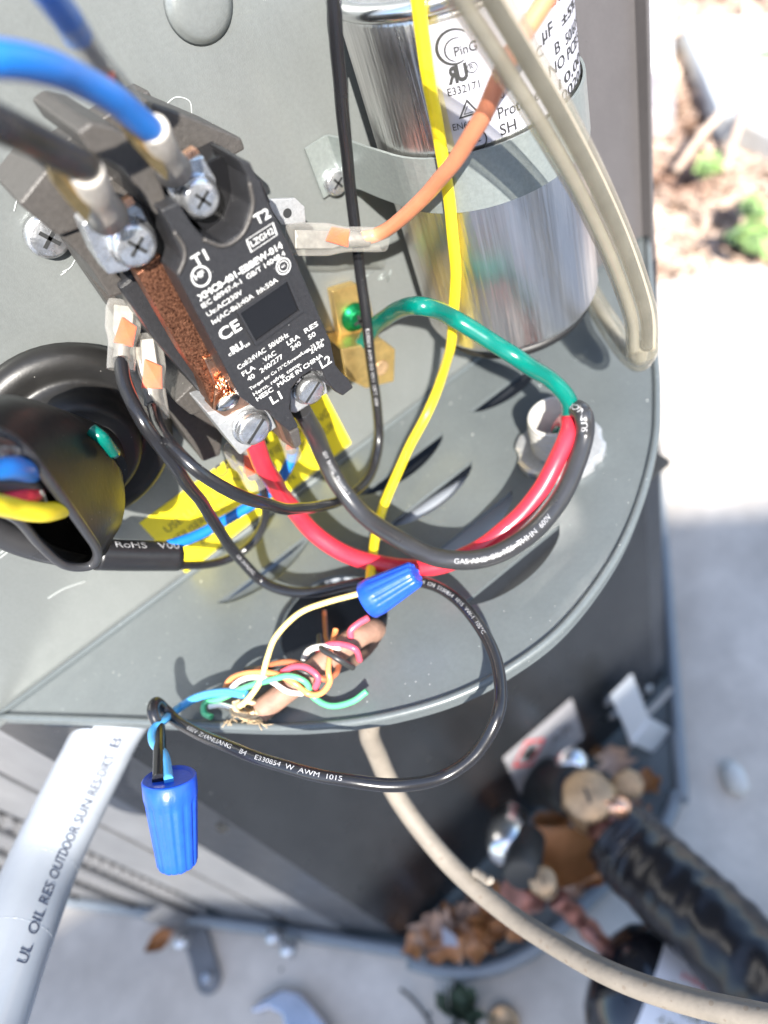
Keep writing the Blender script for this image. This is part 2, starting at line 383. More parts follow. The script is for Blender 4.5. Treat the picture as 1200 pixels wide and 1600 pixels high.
# louvres: lip pressed down from the curved side
for x0, x1, y, kind in SL:
    L = lens(x0, x1, y); n = len(L); rows = []
    dep = {0: .010, 1: .032, 2: .012}[kind]; reach = {0: .16, 1: .22, 2: .93}[kind]
    for j in range(6):
        t = j/5; rows.append([V((px, py+(y-py)*reach*t**1.3, -.001-dep*math.sin(t*math.pi/2)*min(1, (y-py)/SW*1.2))) for px, py in L])
    mb = MB(); mb.add([p for r in rows for p in r], [(j*n+i, j*n+i+1, (j+1)*n+i+1, (j+1)*n+i) for j in range(5) for i in range(n-1)], True)
    mb.build('louver_lip', m_shelf, shelf)
# folded seam where the shelf meets the panel
MB().tube([V((-.478, -.004, .002)), V((XR-.01, -.004, .002))], .005, 8).build('bend_seam', m_shelf, shelf)
# lower wall, left face, right face
WZ = -2.0
def vwall(pts, z0, z1, m, name, parent=cab, thick=0):
    mb = MB(); n = len(pts); mb.add([V((x, y, z0)) for x, y in pts]+[V((x, y, z1)) for x, y in pts], [(i, i+1, n+i+1, n+i) for i in range(n-1)]); return mb.build(name, m, parent)
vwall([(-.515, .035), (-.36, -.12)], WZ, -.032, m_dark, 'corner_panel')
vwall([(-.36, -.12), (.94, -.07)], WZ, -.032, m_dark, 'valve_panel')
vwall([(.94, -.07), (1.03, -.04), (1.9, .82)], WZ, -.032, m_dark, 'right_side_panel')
MB().box((-.40, -.10, -.62), (1.0, 1.2, -.60)).build('inner_floor', m_groove, cab)
MB().box((-.40, 1.2, -.62), (1.6, 1.22, 2.6)).build('inner_back', m_groove, cab)
# under-shelf closing strip so no light leaks behind the panel
def f1(px, py, off=0): return at(px, py, n=F1N, c=F1C+off)
def f1u(px, py): p = f1(px, py); return (p-V((-.515, .015, 0))).dot(V((-1, 1, 0)).normalized())
# left cabinet face: post, grooves and coil guard, each running down to the pan
A1 = V((-.515, .035, 0)); D1 = V((-1, 1, 0)).normalized()
def f1strip(name, u0, u1, out, m, z0=WZ, z1=.8):
    n = -F1N*-1; a = A1+D1*u0; b = A1+D1*u1; o = F1N*out; i = F1N*-.05
    f = [a+o, b+o, b+i, a+i]
    return MB().prism([V((p.x, p.y, z1)) for p in f], [V((p.x, p.y, z0)) for p in f]).build(name, m, cab, bevel=.004)
ua = f1u(250, 1362); ub = f1u(220, 1430); uc = f1u(190, 1455)
f1strip('corner_post', .0, .215, .0, m_post)
f1strip('post_gap', .217, .243, -.02, m_groove)
f1strip('side_post', .245, .50, .0, m_post)
f1strip('post_gap', .502, .56, -.03, m_groove)
f1strip('coil_backing', .562, 3.2, -.045, m_groove)
sl0 = None
for k in range(46):
    z = WZ+.05+k*.06; a = A1+D1*.56; b = A1+D1*3.1
    mb = MB(); t = V((0, 0, .034)); o = F1N*.012
    if sl0 is None:
        mb.prism([a+o+V((0, 0, z)), b+o+V((0, 0, z)), b-o+V((0, 0, z+.034)), a-o+V((0, 0, z+.034))], [a+o+V((0, 0, z-.008)), b+o+V((0, 0, z-.008)), b-o+V((0, 0, z+.026)), a-o+V((0, 0, z+.026))])
        sl0 = mb.build('guard_slat', mat('dull guard steel', (.12, .12, .125), .5, .2), cab)
    else:
        c = sl0.copy(); COL.objects.link(c); c.parent = cab; c.location = (0, 0, k*.06*U)
for k in range(9):
    a = A1+D1*(.62+k*.28)+F1N*.022
    MB().tube([a+V((0, 0, WZ)), a+V((0, 0, .75))], .010, 8).build('guard_bar', m_post, cab)
# base pan with upturned rim
panpx = [(590, 1492), (640, 1503), (700, 1517), (760, 1515), (820, 1492), (870, 1455), (920, 1405), (960, 1368), (1005, 1325), (1038, 1288), (1056, 1240), (1062, 1190)]
panr = [at(a, b, z=WZ) for a, b in panpx]
panr = [A1+D1*3.3+F1N*.03+V((0, 0, WZ))]+[A1+F1N*.03+V((0, 0, WZ))]+panr[1:]+[V((1.9, .80, WZ))]
pr3 = cr(panr, 6)
f = [V((p.x, p.y, WZ-.015)) for p in pr3]
mb = MB().prism(f, [p+V((0, 0, -.05)) for p in f]); pan = mb.build('base_pan', m_shelf, cab)
MB().tube([V((p.x, p.y, WZ+.0)) for p in pr3], .026, 10).build('pan_rim', mat('pan rim paint', (.20, .225, .25), .4, .1, .05, 60), pan)
pc = at(770, 1452, z=WZ)
MB().lathe((pc.x, pc.y, WZ-.016), (0, 0, 1), [(.075, .002), (.07, .014), (.055, .016), (.05, .006), (0, .005)], 28).build('pressed_ring', m_shelf, pan)
pc2 = at(935, 1345, z=WZ)
# foot brackets on the pad and bolts
def bracket(px, py, nm='hold_down_bracket'):
    p = at(px, py, z=GZ+.02); d = V((-.15, -1, 0)).normalized(); s = V((1, -.15, 0)).normalized(); w_ = .05
    f = []
    for k in range(9):
        a = math.pi*k/8; f.append(p+s*(w_*math.cos(a))+d*(w_*math.sin(a)))
    f += [p-s*w_-d*.20, p+s*w_-d*.20]
    t = thing(nm, 'small steel hold-down bracket bolted flat on the concrete below the coil guard', 'bracket', (p.x, p.y, GZ))
    MB().prism(f, [q-V((0, 0, .016)) for q in f]).build('foot_plate', m_post, t, bevel=.003)
    q = p-d*.20; MB().prism([q-s*w_, q+s*w_, q+s*w_-d*.012, q-s*w_-d*.012], [v+V((0, 0, .3)) for v in (q-s*w_, q+s*w_, q+s*w_-d*.012, q-s*w_-d*.012)]).build('upright_plate', m_post, t)
    MB().lathe(p, (0, 0, 1), [(.026, 0), (.026, .006), (.018, .022), (0, .022)], 6, smooth=False).build('bolt_head', m_zinc, t)
bracket(325, 1530)
for i, (a, b) in enumerate([(427, 1470), (450, 1490), (283, 1478)]):
    p = at(a, b, z=WZ+.05); bo = MB().lathe(p, F1N, [(.03, -.04), (.03, .0), (.024, .012), (0, .014)], 12)
    o = bo.build('side_screw', m_zinc, cab)
# small screws high on the right of the valve panel
for a, b in [(950, 1094), (957, 1116), (1011, 1076)]:
    p = at(a, b, n=WN, c=WC); MB().lathe(p, WN, [(.024, 0), (.022, .008), (.012, .016), (0, .018)], 12).build('panel_screw', m_lug, cab)
# A2L sticker
q4 = [at(a, b, n=WN, c=WC+.004) for a, b in [(786, 1184), (812, 1241), (913, 1152), (893, 1091)]]
st = MB().add(q4, [(0, 1, 2, 3)]).build('refrigerant_sticker', m_sticker, cab)
def wq(l, o=.006): return [at(a, b, n=WN, c=WC+o) for a, b in l]
dia_o = [(800, 1198), (812, 1213), (851, 1168), (829, 1157)]; 
do = wq([(800, 1199), (829, 1196), (853, 1153), (822, 1158)]); c0 = sum(do, V())/4; di = [c0+(p-c0)*.80 for p in do]
MB().add(do+di, [(i, (i+1) % 4, 4+(i+1) % 4, 4+i) for i in range(4)]).build('red_diamond', m_redp, st)
fl = wq([(821, 1188), (829, 1186), (838, 1178), (838, 1168), (832, 1172), (833, 1162), (824, 1170), (822, 1176), (818, 1174), (817, 1182)])
MB().add(fl, [tuple(range(len(fl)))]).build('flame_symbol', m_ink, st)
a_ = at(862, 1166, n=WN, c=WC+.006); b_ = at(896, 1135, n=WN, c=WC+.006)
flat_text('A2L', a_, b_, .058, WN, m_ink, st, up=V((0, 0, 1)))
flat_text('A', at(864, 1190, n=WN, c=WC+.006), at(869, 1186, n=WN, c=WC+.006), .03, WN, m_ink, st)
# lifted silver bracket at the right of the valve recess
def strip3(name, pts, wd, up, m, parent, th=.008):
    P = cr(pts, 6); mb = MB(); n = len(P); A = []; B = []
    for i, p in enumerate(P):
        T = (P[min(i+1, n-1)]-P[max(i-1, 0)]).normalized(); S = T.cross(up).normalized()*wd; Nn = S.cross(T).normalized()*th
        A += [p+S, p-S, p-S-Nn, p+S-Nn]
    fs = [(i*4+k, i*4+(k+1) % 4, (i+1)*4+(k+1) % 4, (i+1)*4+k) for i in range(n-1) for k in range(4)]+[(0, 1, 2, 3), ((n-1)*4+3, (n-1)*4+2, (n-1)*4+1, (n-1)*4)]
    mb.add(A, fs); return mb.build(name, m, parent)
yb = thing('pipe_bracket', 'shiny silver forked bracket on the dark panel above the large brass valve', 'bracket', at(1000, 1150, y=-.2))
m_galv = mat('bright galvanised', (.72, .75, .78), .35, .35)
strip3('arm', P_([(972, 1072, 'y', -.16), (990, 1115, 'y', -.18), (1003, 1152, 'y', -.2)]), .05, V((0, -1, .4)), m_galv, yb)
strip3('arm', P_([(1003, 1142, 'y', -.2), (1035, 1158, 'y', -.21), (1062, 1168, 'y', -.22)]), .055, V((0, -1, .4)), m_galv, yb)
strip3('brace', P_([(1005, 1122, 'y', -.17), (1030, 1098, 'y', -.17), (1050, 1076, 'y', -.17)]), .014, V((0, -1, .4)), m_lug, yb)

# yellow warning label on the panel
lq = poly([(217, 817), (500, 610), (547, 690), (290, 895)], -.0008)
x0 = min(p.x for p in lq); lab = MB().prism([V((-.094, -.0012, .158)), V((.282, -.0012, .160)), V((.286, -.0012, .020)), V((-.091, -.0012, .004))], [V((-.094, -.0001, .158)), V((.282, -.0001, .160)), V((.286, -.0001, .020)), V((-.091, -.0001, .004))]).build('warning_label', m_yel, cab)
NF = V((0, -1, 0))
def ltext(s, a, b, h, m=m_inkf, bold=0):
    A = at(*a, y=-.0014); B = at(*b, y=-.0014); B.z = A.z; flat_text(s, A, B, h, NF, m, lab, bold, off=.0004)
ltext('CAUTION', (343, 748), (420, 692), .026, m_ink, .02)
ltext('USE LUG TERMINALS IN FIELD WIRING', (262, 833), (516, 648), .017)
ltext('UTILISER LA BORNE DE CONNEXION POUR', (272, 852), (524, 668), .017)
ltext('CABLAGE SUR TERRAIN', (318, 853), (462, 748), .017, m_ink)
# pencil mark
for l in [[(566, 436), (583, 424)], [(590, 436), (602, 424), (606, 441)], [(591, 437), (610, 430)], [(611, 421), (607, 438)]]:
    MB().tube([at(a, b, y=-.0004) for a, b in l], .0009, 5).build('scratch_mark', m_strap, cab)

for l in [[(22, 330), (30, 305), (52, 282), (72, 268)], [(98, 425), (110, 418), (118, 405)], [(95, 430), (104, 424)], [(258, 165), (275, 152), (296, 158), (300, 178)], [(75, 935), (100, 920), (135, 908)], [(0, 872), (14, 860), (22, 845)], [(0, 865), (10, 856), (17, 842)]]:
    MB().tube(cr([at(a, b, y=-.0002) for a, b in l], 6), .0007, 5).build('scratch_mark', mat('pale scratch', (.42, .44, .43), .5), cab)

# ================================================================== CAPACITOR
def cylp(ang, z, off=0): return V((CC.x+(CR+off)*math.sin(ang), CC.y-(CR+off)*math.cos(ang), z))
def cang(p): return math.atan2(p.x-CC.x, -(p.y-CC.y))
zb = at_cyl(800, 553).z; zt = at_cyl(640, 22).z
cap = thing('capacitor', 'round shiny aluminium run capacitor with a white printed label strapped to the panel', 'capacitor', (CC.x, CC.y, zb-.02))
MB().lathe((CC.x, CC.y, zb), (0, 0, 1), [(CR-.012, 0), (CR-.004, .003), (CR, .012), (CR, zt-zb-.05), (CR, zt-zb-.012), (CR-.004, zt-zb)], 72).build('can', m_can, cap)
MB().lathe((CC.x, CC.y, zb-.022), (0, 0, 1), [(CR-.016, 0), (CR-.012, .006), (CR-.014, .014), (CR-.03, .0205)], 64).build('base_shadow_ring', m_pinka, cap)  # black ring stands in for the shadow under the can
MB().tube([V((CC.x+(CR+.0)*math.cos(a*math.pi/32), CC.y+(CR+.0)*math.sin(a*math.pi/32), zt+.004)) for a in range(64)], .010, 10, closed=True).build('top_rim', m_rim, cap)
MB().lathe((CC.x, CC.y, zt-.01), (0, 0, 1), [(CR-.008, 0), (CR-.03, .002), (CR-.05, .012), (0, .013)], 48).build('lid', m_rim, cap)
# label wraps the front and right
a0 = cang(at_cyl(690, 150)); a1 = math.radians(128); zl1 = at_cyl(705, 30).z; zl0 = at_cyl(703, 236).z
mb = MB(); n = 48; vs = []
for k in range(n+1):
    a = a0+(a1-a0)*k/n; vs += [cylp(a, zl0, .0012), cylp(a, zl1, .0012)]
mb.add(vs, [(2*i, 2*i+2, 2*i+3, 2*i+1) for i in range(n)], True); clab = mb.build('label', m_lab, cap)
mb = MB(); n = 4; vs = []
for k in range(n+1):
    a = a0-.10+(.12)*k/n; vs += [cylp(a, zl0+.0, .0018), cylp(a, zl1+.0, .0018)]
mb.add(vs, [(2*i, 2*i+2, 2*i+3, 2*i+1) for i in range(n)], True); mb.build('tape_edge', mat('yellowed film', (.62, .58, .40), .3, 0, trans=.35), cap)
def ctext(s, a, b, hpx, m=m_ink, bold=0, mirror=False):
    A = at_cyl(*a); B = at_cyl(*b); aa, ab = cang(A), cang(B)
    h = pr(hpx, A)/.86; z = A.z
    text_map(s, lambda t, y: cylp(aa+(ab-aa)*((1-t) if mirror else t), z+h*y, .0022), m, clab, bold)
ctext('PinG', (711, 87), (746, 79), 12, bold=.015)
ctext('R', (701, 130), (717, 126), 20, bold=.05, mirror=True); ctext('U', (715, 126), (733, 121), 20, bold=.05)
ctext('R', (734, 108), (741, 106), 7)
ctext('E332171', (701, 149), (751, 140), 10, bold=.01)
ctext('EN60252-1', (709, 203), (768, 191), 9)
ctext('CQC', (728, 225), (752, 218), 9)
ctext('CAPACITOR', (857, 15), (912, -25), 14, bold=.01)
ctext('µF', (846, 65), (863, 59), 17, bold=.02); ctext('40', (795, 78), (815, 73), 17, bold=.02); ctext('±5%', (876, 41), (897, 30), 13, bold=.02)
ctext('VAC', (815, 105), (848, 94), 14, bold=.01); ctext('B', (866, 86), (874, 83), 15, bold=.01); ctext('50/60Hz', (882, 71), (911, 48), 14, bold=.01)
ctext("NO PCB'S", (857, 121), (903, 90), 15, bold=.01); ctext('10,000', (872, 140), (907, 119), 13, bold=.01); ctext('002014', (876, 160), (912, 133), 13, bold=.01)
ctext('.40', (771, 158), (788, 152), 12, bold=.01); ctext('Protected', (779, 185), (850, 160), 15, bold=.01); ctext('SH', (782, 211), (807, 204), 15, bold=.01)
def carc(cx, cy, rx, a0_, a1_, w_, n=24, sh=0):
    c = at_cyl(cx, cy); ca = cang(c); R = pr(rx, c); R2 = R/.86; pts = []
    mb = MB(); vs = []
    for k in range(n+1):
        a = math.radians(a0_+(a1_-a0_)*k/n); w2 = w_*(.35+.65*math.sin(math.pi*k/n)) if sh else w_
        for rr in (R2, R2-w2): vs.append(cylp(ca+rr*math.cos(a)/CR*1.05, c.z+rr*math.sin(a), .0022))
    mb.add(vs, [(2*i, 2*i+2, 2*i+3, 2*i+1) for i in range(n)]); mb.build('logo_mark', m_ink, clab, fixn=False)
carc(708, 72, 23, 40, 300, .0035, sh=1); carc(712, 76, 15, 60, 260, .002, sh=1); carc(737.5, 104, 7, 0, 360, .001); carc(740, 219, 17, 0, 360, .0015)
tr = [at_cyl(729, 154, .002), at_cyl(717, 186, .002), at_cyl(750, 176, .002)]; c0 = sum(tr, V())/3; ti = [c0+(p-c0)*.72 for p in tr]
def oncyl(p): return cylp(cang(p), p.z, .0024)
MB().add([oncyl(p) for p in tr+ti], [(i, (i+1) % 3, 3+(i+1) % 3, 3+i) for i in range(3)]).build('logo_mark', m_ink, clab, fixn=False)
ti2 = [c0+(p-c0)*.50 for p in tr]; ti3 = [c0+(p-c0)*.36 for p in tr]
MB().add([oncyl(p) for p in ti2+ti3], [(i, (i+1) % 3, 3+(i+1) % 3, 3+i) for i in (0, 1)]).build('logo_mark', m_ink, clab, fixn=False)
# strap with tab and screw
zs1 = at_cyl(708, 240).z; zs0 = at_cyl(708, 328).z
sp = thing('capacitor_strap', 'pale galvanised strap holding the capacitor, screwed to the panel at its left end', 'strap', (CC.x, CC.y, zs0))
tab = at(493, 285, y=0).x; path = [V((tab, -.0045, 0)), V((tab+.034, -.0045, 0)), V((tab+.040, -.010, 0)), V((tab+.046, -.045, 0)), V((tab+.048, -.09, 0))]
aL = math.radians(-84)
for k in range(40):
    path.append(cylp(aL+(math.radians(170)-aL)*k/39, 0, .004))
mb = MB(); vs = []; n = len(path)
for i, p in enumerate(path):
    e = 0 if i > 3 else -.012 if i > 1 else -.004
    T = (path[min(i+1, n-1)]-path[max(i-1, 0)]).normalized(); Nn = V((T.y, -T.x, 0))*.0035
    dz = -(.0) 
    for z in (zs0-e*0+dz, zs1+dz): vs += [V((p.x, p.y, z))+Nn, V((p.x, p.y, z))]
fs = []
for i in range(n-1):
    a, b = i*4, i*4+4
    fs += [(a, b, b+2, a+2), (a+1, a+3, b+3, b+1), (a, a+1, b+1, b), (a+2, b+2, b+3, a+3)]
fs += [(0, 2, 3, 1)]
mb.add(vs, fs, False); mb.build('band', m_strap, sp)
def screw(p, ax, r, parent, m=m_zinc, slot='x', name='screw', h=.4):
    ax = V(ax).normalized(); mb = MB().lathe(p, ax, [(r, 0), (r, r*h*.5), (r*.93, r*h*.85), (r*.75, r*h), (0, r*h*1.05)], 28)
    s = mb.build(name, m, parent)
    n1 = ax.cross(V((0, 0, 1))).normalized(); n2 = ax.cross(n1); o = p+ax*(r*h*1.07)
    for ang in ((0.5,) if slot == '-' else (.5, .5+math.pi/2)):
        d = n1*math.cos(ang)+n2*math.sin(ang); e = ax.cross(d); L = r*(.82 if slot == '-' else .5); w_ = r*.09
        MB().prism([o+d*L+e*w_, o+d*L-e*w_, o-d*L-e*w_, o-d*L+e*w_], [v-ax*(r*.05) for v in (o+d*L+e*w_, o+d*L-e*w_, o-d*L-e*w_, o-d*L+e*w_)]).build('slot', m_groove, s)
    return s
screw(at(522, 283, y=-.006), NF, .019, sp, slot='none' and 'x', h=.6)
screw(at(72, 366, y=-.002), NF, .027, cab, name='panel_screw', h=.6)

# ================================================================== CONTACTOR
YF = -.27
ct = thing('contactor', 'black two-pole contactor with white printing and copper bar mounted on the panel', 'contactor', (.18, -.0, .25))
face = [(251, 328), (278, 316), (300, 350), (318, 371), (350, 382), (378, 362), (392, 320), (386, 275), (372, 248), (392, 254), (402, 280), (408, 283), (417, 310), (463, 407), (517, 533), (525, 571), (532, 580), (545, 593), (553, 606), (536, 619), (525, 613), (510, 595), (504, 580), (486, 580), (469, 591), (456, 608), (453, 639), (467, 667), (452, 675), (430, 656), (421, 643), (402, 641), (376, 621), (277, 430), (286, 405), (270, 362)]
pprism(face, YF, -.20).build('front_cover', m_black, ct, bevel=.0022)
pprism([(288, 392), (330, 300), (398, 275), (450, 395), (512, 540), (515, 570), (470, 580), (430, 630), (385, 610), (300, 445)], -.2005, -.02).build('housing', m_black, ct, bevel=.003)
# recess floor behind T2
pprism([(290, 270), (360, 235), (395, 285), (398, 345), (370, 372), (330, 372), (300, 345)], -.225, -.18).build('terminal_recess', m_win, ct, bevel=.002)
# base with flanges (lies against the panel)
zc = [V((.055, 0, .66))]
def bx(name, a, b, m, bev=.003): return MB().box(a, b).build(name, m, ct, bevel=bev)
bx('mounting_base', (.062, -.05, .27), (.235, -.0015, .70), m_base)
pprism([(300, 612), (325, 598), (352, 655), (345, 712), (318, 722), (250, 625), (262, 610)], -.10, -.002).build('base_foot', m_base, ct, bevel=.003)
pprism([(273, 628), (312, 588), (333, 605), (334, 640), (300, 650)], -.145, -.03).build('side_lug', m_base, ct, bevel=.003)
pprism([(185, 448), (212, 428), (300, 555), (336, 605), (334, 640), (310, 612), (240, 530)], -.17, -.03).build('side_rail', m_black, ct, bevel=.004)
# barriers and fins at the line end
pprism([(120, 206), (142, 190), (178, 198), (218, 222), (246, 262), (264, 325), (246, 338), (222, 300), (190, 262), (140, 238)], -.25, -.10).build('barrier', m_base, ct, bevel=.003)
pprism([(238, 160), (300, 183), (378, 216), (384, 234), (355, 250), (330, 243), (262, 235), (244, 205)], -.17, -.06).build('end_fin', m_base, ct, bevel=.003)
pprism([(28, 318), (72, 264), (100, 285), (138, 335), (142, 352), (92, 370)], -.17, -.06).build('end_fin', m_base, ct, bevel=.003)
pprism([(92, 368), (132, 345), (160, 395), (186, 432), (213, 455), (172, 466), (140, 415), (110, 385)], -.16, -.03).build('side_wall', m_base, ct, bevel=.003)
pprism([(165, 335), (205, 300), (250, 350), (262, 400), (240, 440), (190, 430)], -.15, -.02).build('terminal_floor', m_base, ct, bevel=.003)
pprism([(140, 300), (235, 230), (340, 250), (350, 300), (260, 360), (180, 350)], -.13, -.02).build('upper_body', m_base, ct, bevel=.003)
pprism([(398, 275), (408, 280), (424, 318), (414, 318)], -.215, -.10).build('side_clip', m_black, ct, bevel=.002)
# feet at L1/L2
pprism([(430, 655), (452, 676), (462, 700), (458, 702), (442, 690)], -.215, -.12).build('lower_barrier', mat('brown plastic', (.09, .05, .035), .35), ct, bevel=.002)
pprism([(452, 676), (467, 668), (472, 694), (462, 703)], -.24, -.12).build('lower_barrier', m_base, ct, bevel=.002)
# window
wd = pprism([(373, 489), (450, 437), (472, 487), (400, 538)], YF-.0015, YF+.01).build('armature_window', m_win, ct, bevel=.001)
wf = poly([(370, 487), (451, 433), (475, 487), (400, 541)], YF-.004); wi = poly([(376, 490), (449, 440), (468, 486), (401, 534)], YF-.004)
MB().add(wf+wi+[p+V((0, .004, 0)) for p in wf]+[p+V((0, .004, 0)) for p in wi], [(i, (i+1) % 4, 4+(i+1) % 4, 4+i) for i in range(4)]+[(i, 8+i, 8+(i+1) % 4, (i+1) % 4) for i in range(4)]+[(4+i, 4+(i+1) % 4, 12+(i+1) % 4, 12+i) for i in range(4)]).build('window_frame', m_black, ct)
# ridge rings round the screw recesses
for l in ([(318, 374), (350, 384), (380, 364), (395, 322), (390, 285)], [(272, 362), (287, 385), (288, 405), (279, 428)]):
    MB().tube(cr(poly(l, YF-.001), 8), .0022, 8).build('recess_ridge', m_base, ct)
# copper bar
pprism([(214, 428), (248, 398), (262, 402), (338, 535), (392, 628), (330, 634), (318, 600), (290, 560)], -.222, -.19).build('copper_bar', m_copper, ct, bevel=.002)
cb = pprism([(318, 560), (352, 553), (396, 630), (352, 652), (332, 640), (336, 604)], -.226, -.20).build('copper_end', m_copperb, ct, bevel=.002)
for k in range(34):                     # torn copper strands at the bar's end
    a = random.uniform(338, 375); b = random.uniform(596, 625); L = random.uniform(8, 16)
    MB().tube([at(a, b, y=-.228), at(a+random.uniform(-2, 3), b-L*.5, y=-.233-random.random()*.006), at(a+random.uniform(-3, 4), b-L, y=-.229)], .0016, 5).build('copper_strand', m_copperb, cb)
tip = at(356, 627, y=-.232); MB().lathe(tip, NF, [(.018, 0), (.016, .004), (0, .006)], 20, f=lambda a, r, h: r*(1-.45*abs(math.sin(a)))).build('solder_drop', m_rim, cb)
# terminals: plate, screw
def terminal(pl_px, y, sp_, rpx, label, mplate=m_lug, slot='x', thick=.03, bl=.0025):
    pl_ = pprism(pl_px, y, y+thick).build('terminal_plate', mplate, ct, bevel=bl)
    p = at(*sp_, y=y-.001); r = pr(rpx, p)*1.12
    MB().lathe(p, NF, [(r*1.12, 0), (r*1.12, .003), (0, .0035)], 32).build('washer', m_zinc, pl_)
    return screw(p+NF*.003, NF, r, pl_, slot=slot, h=.55)
terminal([(128, 350), (158, 322), (186, 308), (222, 322), (240, 362), (236, 396), (200, 424), (170, 430), (150, 400)], -.232, (206, 378), 31, 'T1', m_zinc)
terminal([(248, 276), (285, 250), (318, 243), (338, 278), (343, 305), (322, 340), (290, 335), (266, 308)], -.232, (308, 306), 28, 'T2', m_zinc)
terminal([(324, 646), (362, 634), (398, 622), (422, 646), (433, 668), (400, 692), (376, 712)], -.222, (391, 665), 25, 'L1', m_lug, '-', .06)
terminal([(455, 645), (453, 612), (466, 592), (486, 580), (504, 578), (513, 614), (485, 632), (463, 646)], -.215, (480, 606), 21, 'L2', m_lug, '-', .06)
pt = [at(a, b, y=-.224) for a, b in [(343, 662), (391, 631)]]
MB().tube(pt, .0008, 5).build('scribe_line', m_white, ct)
# spade tabs on the coil side
def tabplate(l, y, hole=None):
    o = pprism(l, y, y+.006).build('spade_tab', m_lug, ct, bevel=.001)
    if hole: MB().lathe(at(*hole, y=y-.0006), NF, [(.006, 0), (.006, .0004)], 16).build('tab_hole', m_groove, o)
tabplate([(418, 312), (462, 310), (476, 323), (478, 348), (440, 352), (425, 330)], -.115, (449, 333))
# white printing
def ft(s, a, b, hpx, bold=.012):
    A = at(*a, y=YF-.0003); B = at(*b, y=YF-.0003); B = V((B.x, A.y, A.z+(B.z-A.z)*.5))
    flat_text(s, A, B, pr(hpx, A)*.92, NF, m_white, ct, bold, off=.0003)
ft('T2', (401, 352), (424, 339), 18, .02); ft('T1', (305, 418), (327, 405), 20, .02)
ft('LZGH2', (394, 386), (429, 364), 11)
ft('XMC0-401-EBBEW-014', (312, 471), (443, 388), 12, .03)
ft('IEC 60947-4-1  GB/T 14048.4', (317, 482), (447, 400), 9); ft('Ue:AC230V', (325, 495), (380, 459), 9); ft('Ie(AC-8a):40A  Ith:50A', (333, 507), (435, 440), 9)
ft('CE', (347, 533), (379, 515), 22, .02)
ft('c', (358, 557), (363, 554), 7); ft('RU', (364, 553), (382, 543), 13, .05); ft('us', (383, 543), (391, 538), 7)
ft('Coil:24VAC  50/60Hz', (373, 578), (452, 526), 9)
ft('FLA', (380, 588), (400, 577), 9); ft('VAC', (413, 566), (432, 554), 9); ft('LRA', (450, 540), (469, 528), 9); ft('RES', (477, 521), (498, 509), 9)
ft('40', (388, 596), (399, 589), 9); ft('240/277', (408, 583), (443, 559), 9); ft('240', (456, 548), (471, 539), 9); ft('50', (483, 531), (494, 524), 9)
ft('Torque for Cu 75°C:Screws/Lugs 25 lb-in', (391, 610), (507, 533), 6.5); ft('Herm. refrig. comp.', (397, 619), (472, 571), 7.5); ft('2446', (486, 553), (507, 541), 9)
ft('HESC', (402, 627), (428, 611), 9, .02); ft('MADE IN CHINA', (435, 605), (505, 558), 8.5, .02)
ft('L1', (426, 632), (442, 622), 17, .02); ft('L2', (503, 576), (519, 566), 17, .02)
def ring(cx, cy, rx, w_, m=m_white):
    c = at(cx, cy, y=YF-.0005); R = pr(rx, c)*1.1; n = 28; mb = MB(); vs = []
    for k in range(n):
        a = 2*math.pi*k/n
        for r in (R, R-w_): vs.append(c+V((r*math.cos(a), 0, r*math.sin(a)*1.05)))
    mb.add(vs, [(2*i, (2*i+2) % (2*n), (2*i+3) % (2*n), 2*i+1) for i in range(n)]); mb.build('print_ring', m, ct, fixn=False)
ring(314, 432, 15, .0018); ft('HF', (306, 438), (321, 429), 10, .03); ring(443, 416, 12, .0014); ring(443, 416, 8, .001); ft('c', (440, 419), (446, 415), 5)
bo = poly([(384, 375), (427, 347), (434, 367), (392, 395)], YF-.0005); c0 = sum(bo, V())/4; bi = [c0+(p-c0)*.90 for p in bo]
MB().add(bo+bi, [(i, (i+1) % 4, 4+(i+1) % 4, 4+i) for i in range(4)]).build('print_box', m_white, ct, fixn=False)

# ================================================================== GROUND LUG
gl = thing('ground_lug', 'brass ground lug with a green screw on the panel beside the contactor', 'ground lug', at(570, 520, y=-.03))
pprism([(519, 455), (556, 444), (575, 452), (592, 540), (535, 548)], -.018, -.001).build('back_plate', m_brass, gl, bevel=.0015)
A = at(533, 545, y=-.02); 
pprism([(533, 546), (600, 532), (618, 546), (616, 596), (572, 607), (540, 590)], -.065, -.002).build('clamp_block', m_brass, gl, bevel=.002)
hp = at(596, 575, y=-.0655); MB().lathe(hp, NF, [(.014, .0), (.013, .0012), (.009, .001), (0, -.001)], 24).build('clamp_hole', m_brassd, gl)
gs = at(553, 495, y=-.0185); m_gs = mat('green plated screw', (.01, .22, .08), .32, .85, .2, 400)
g1 = MB().lathe(gs, NF, [(.024, 0), (.024, .004), (.017, .005), (.017, .014), (.012, .016), (.010, .013), (0, .013)], 24).build('green_screw', m_gs, gl)
MB().lathe(gs+NF*.002, NF, [(.0175, 0), (.0165, .015), (.012, .016)], 6, smooth=False).build('hex_edge', m_gs, g1)
for dx_, dz_ in ((.011, .0025), (.0025, .011)):
    MB().box((gs.x-dx_, gs.y-.0195, gs.z-dz_), (gs.x+dx_, gs.y-.0175, gs.z+dz_)).build('drive_slot', m_groove, g1)

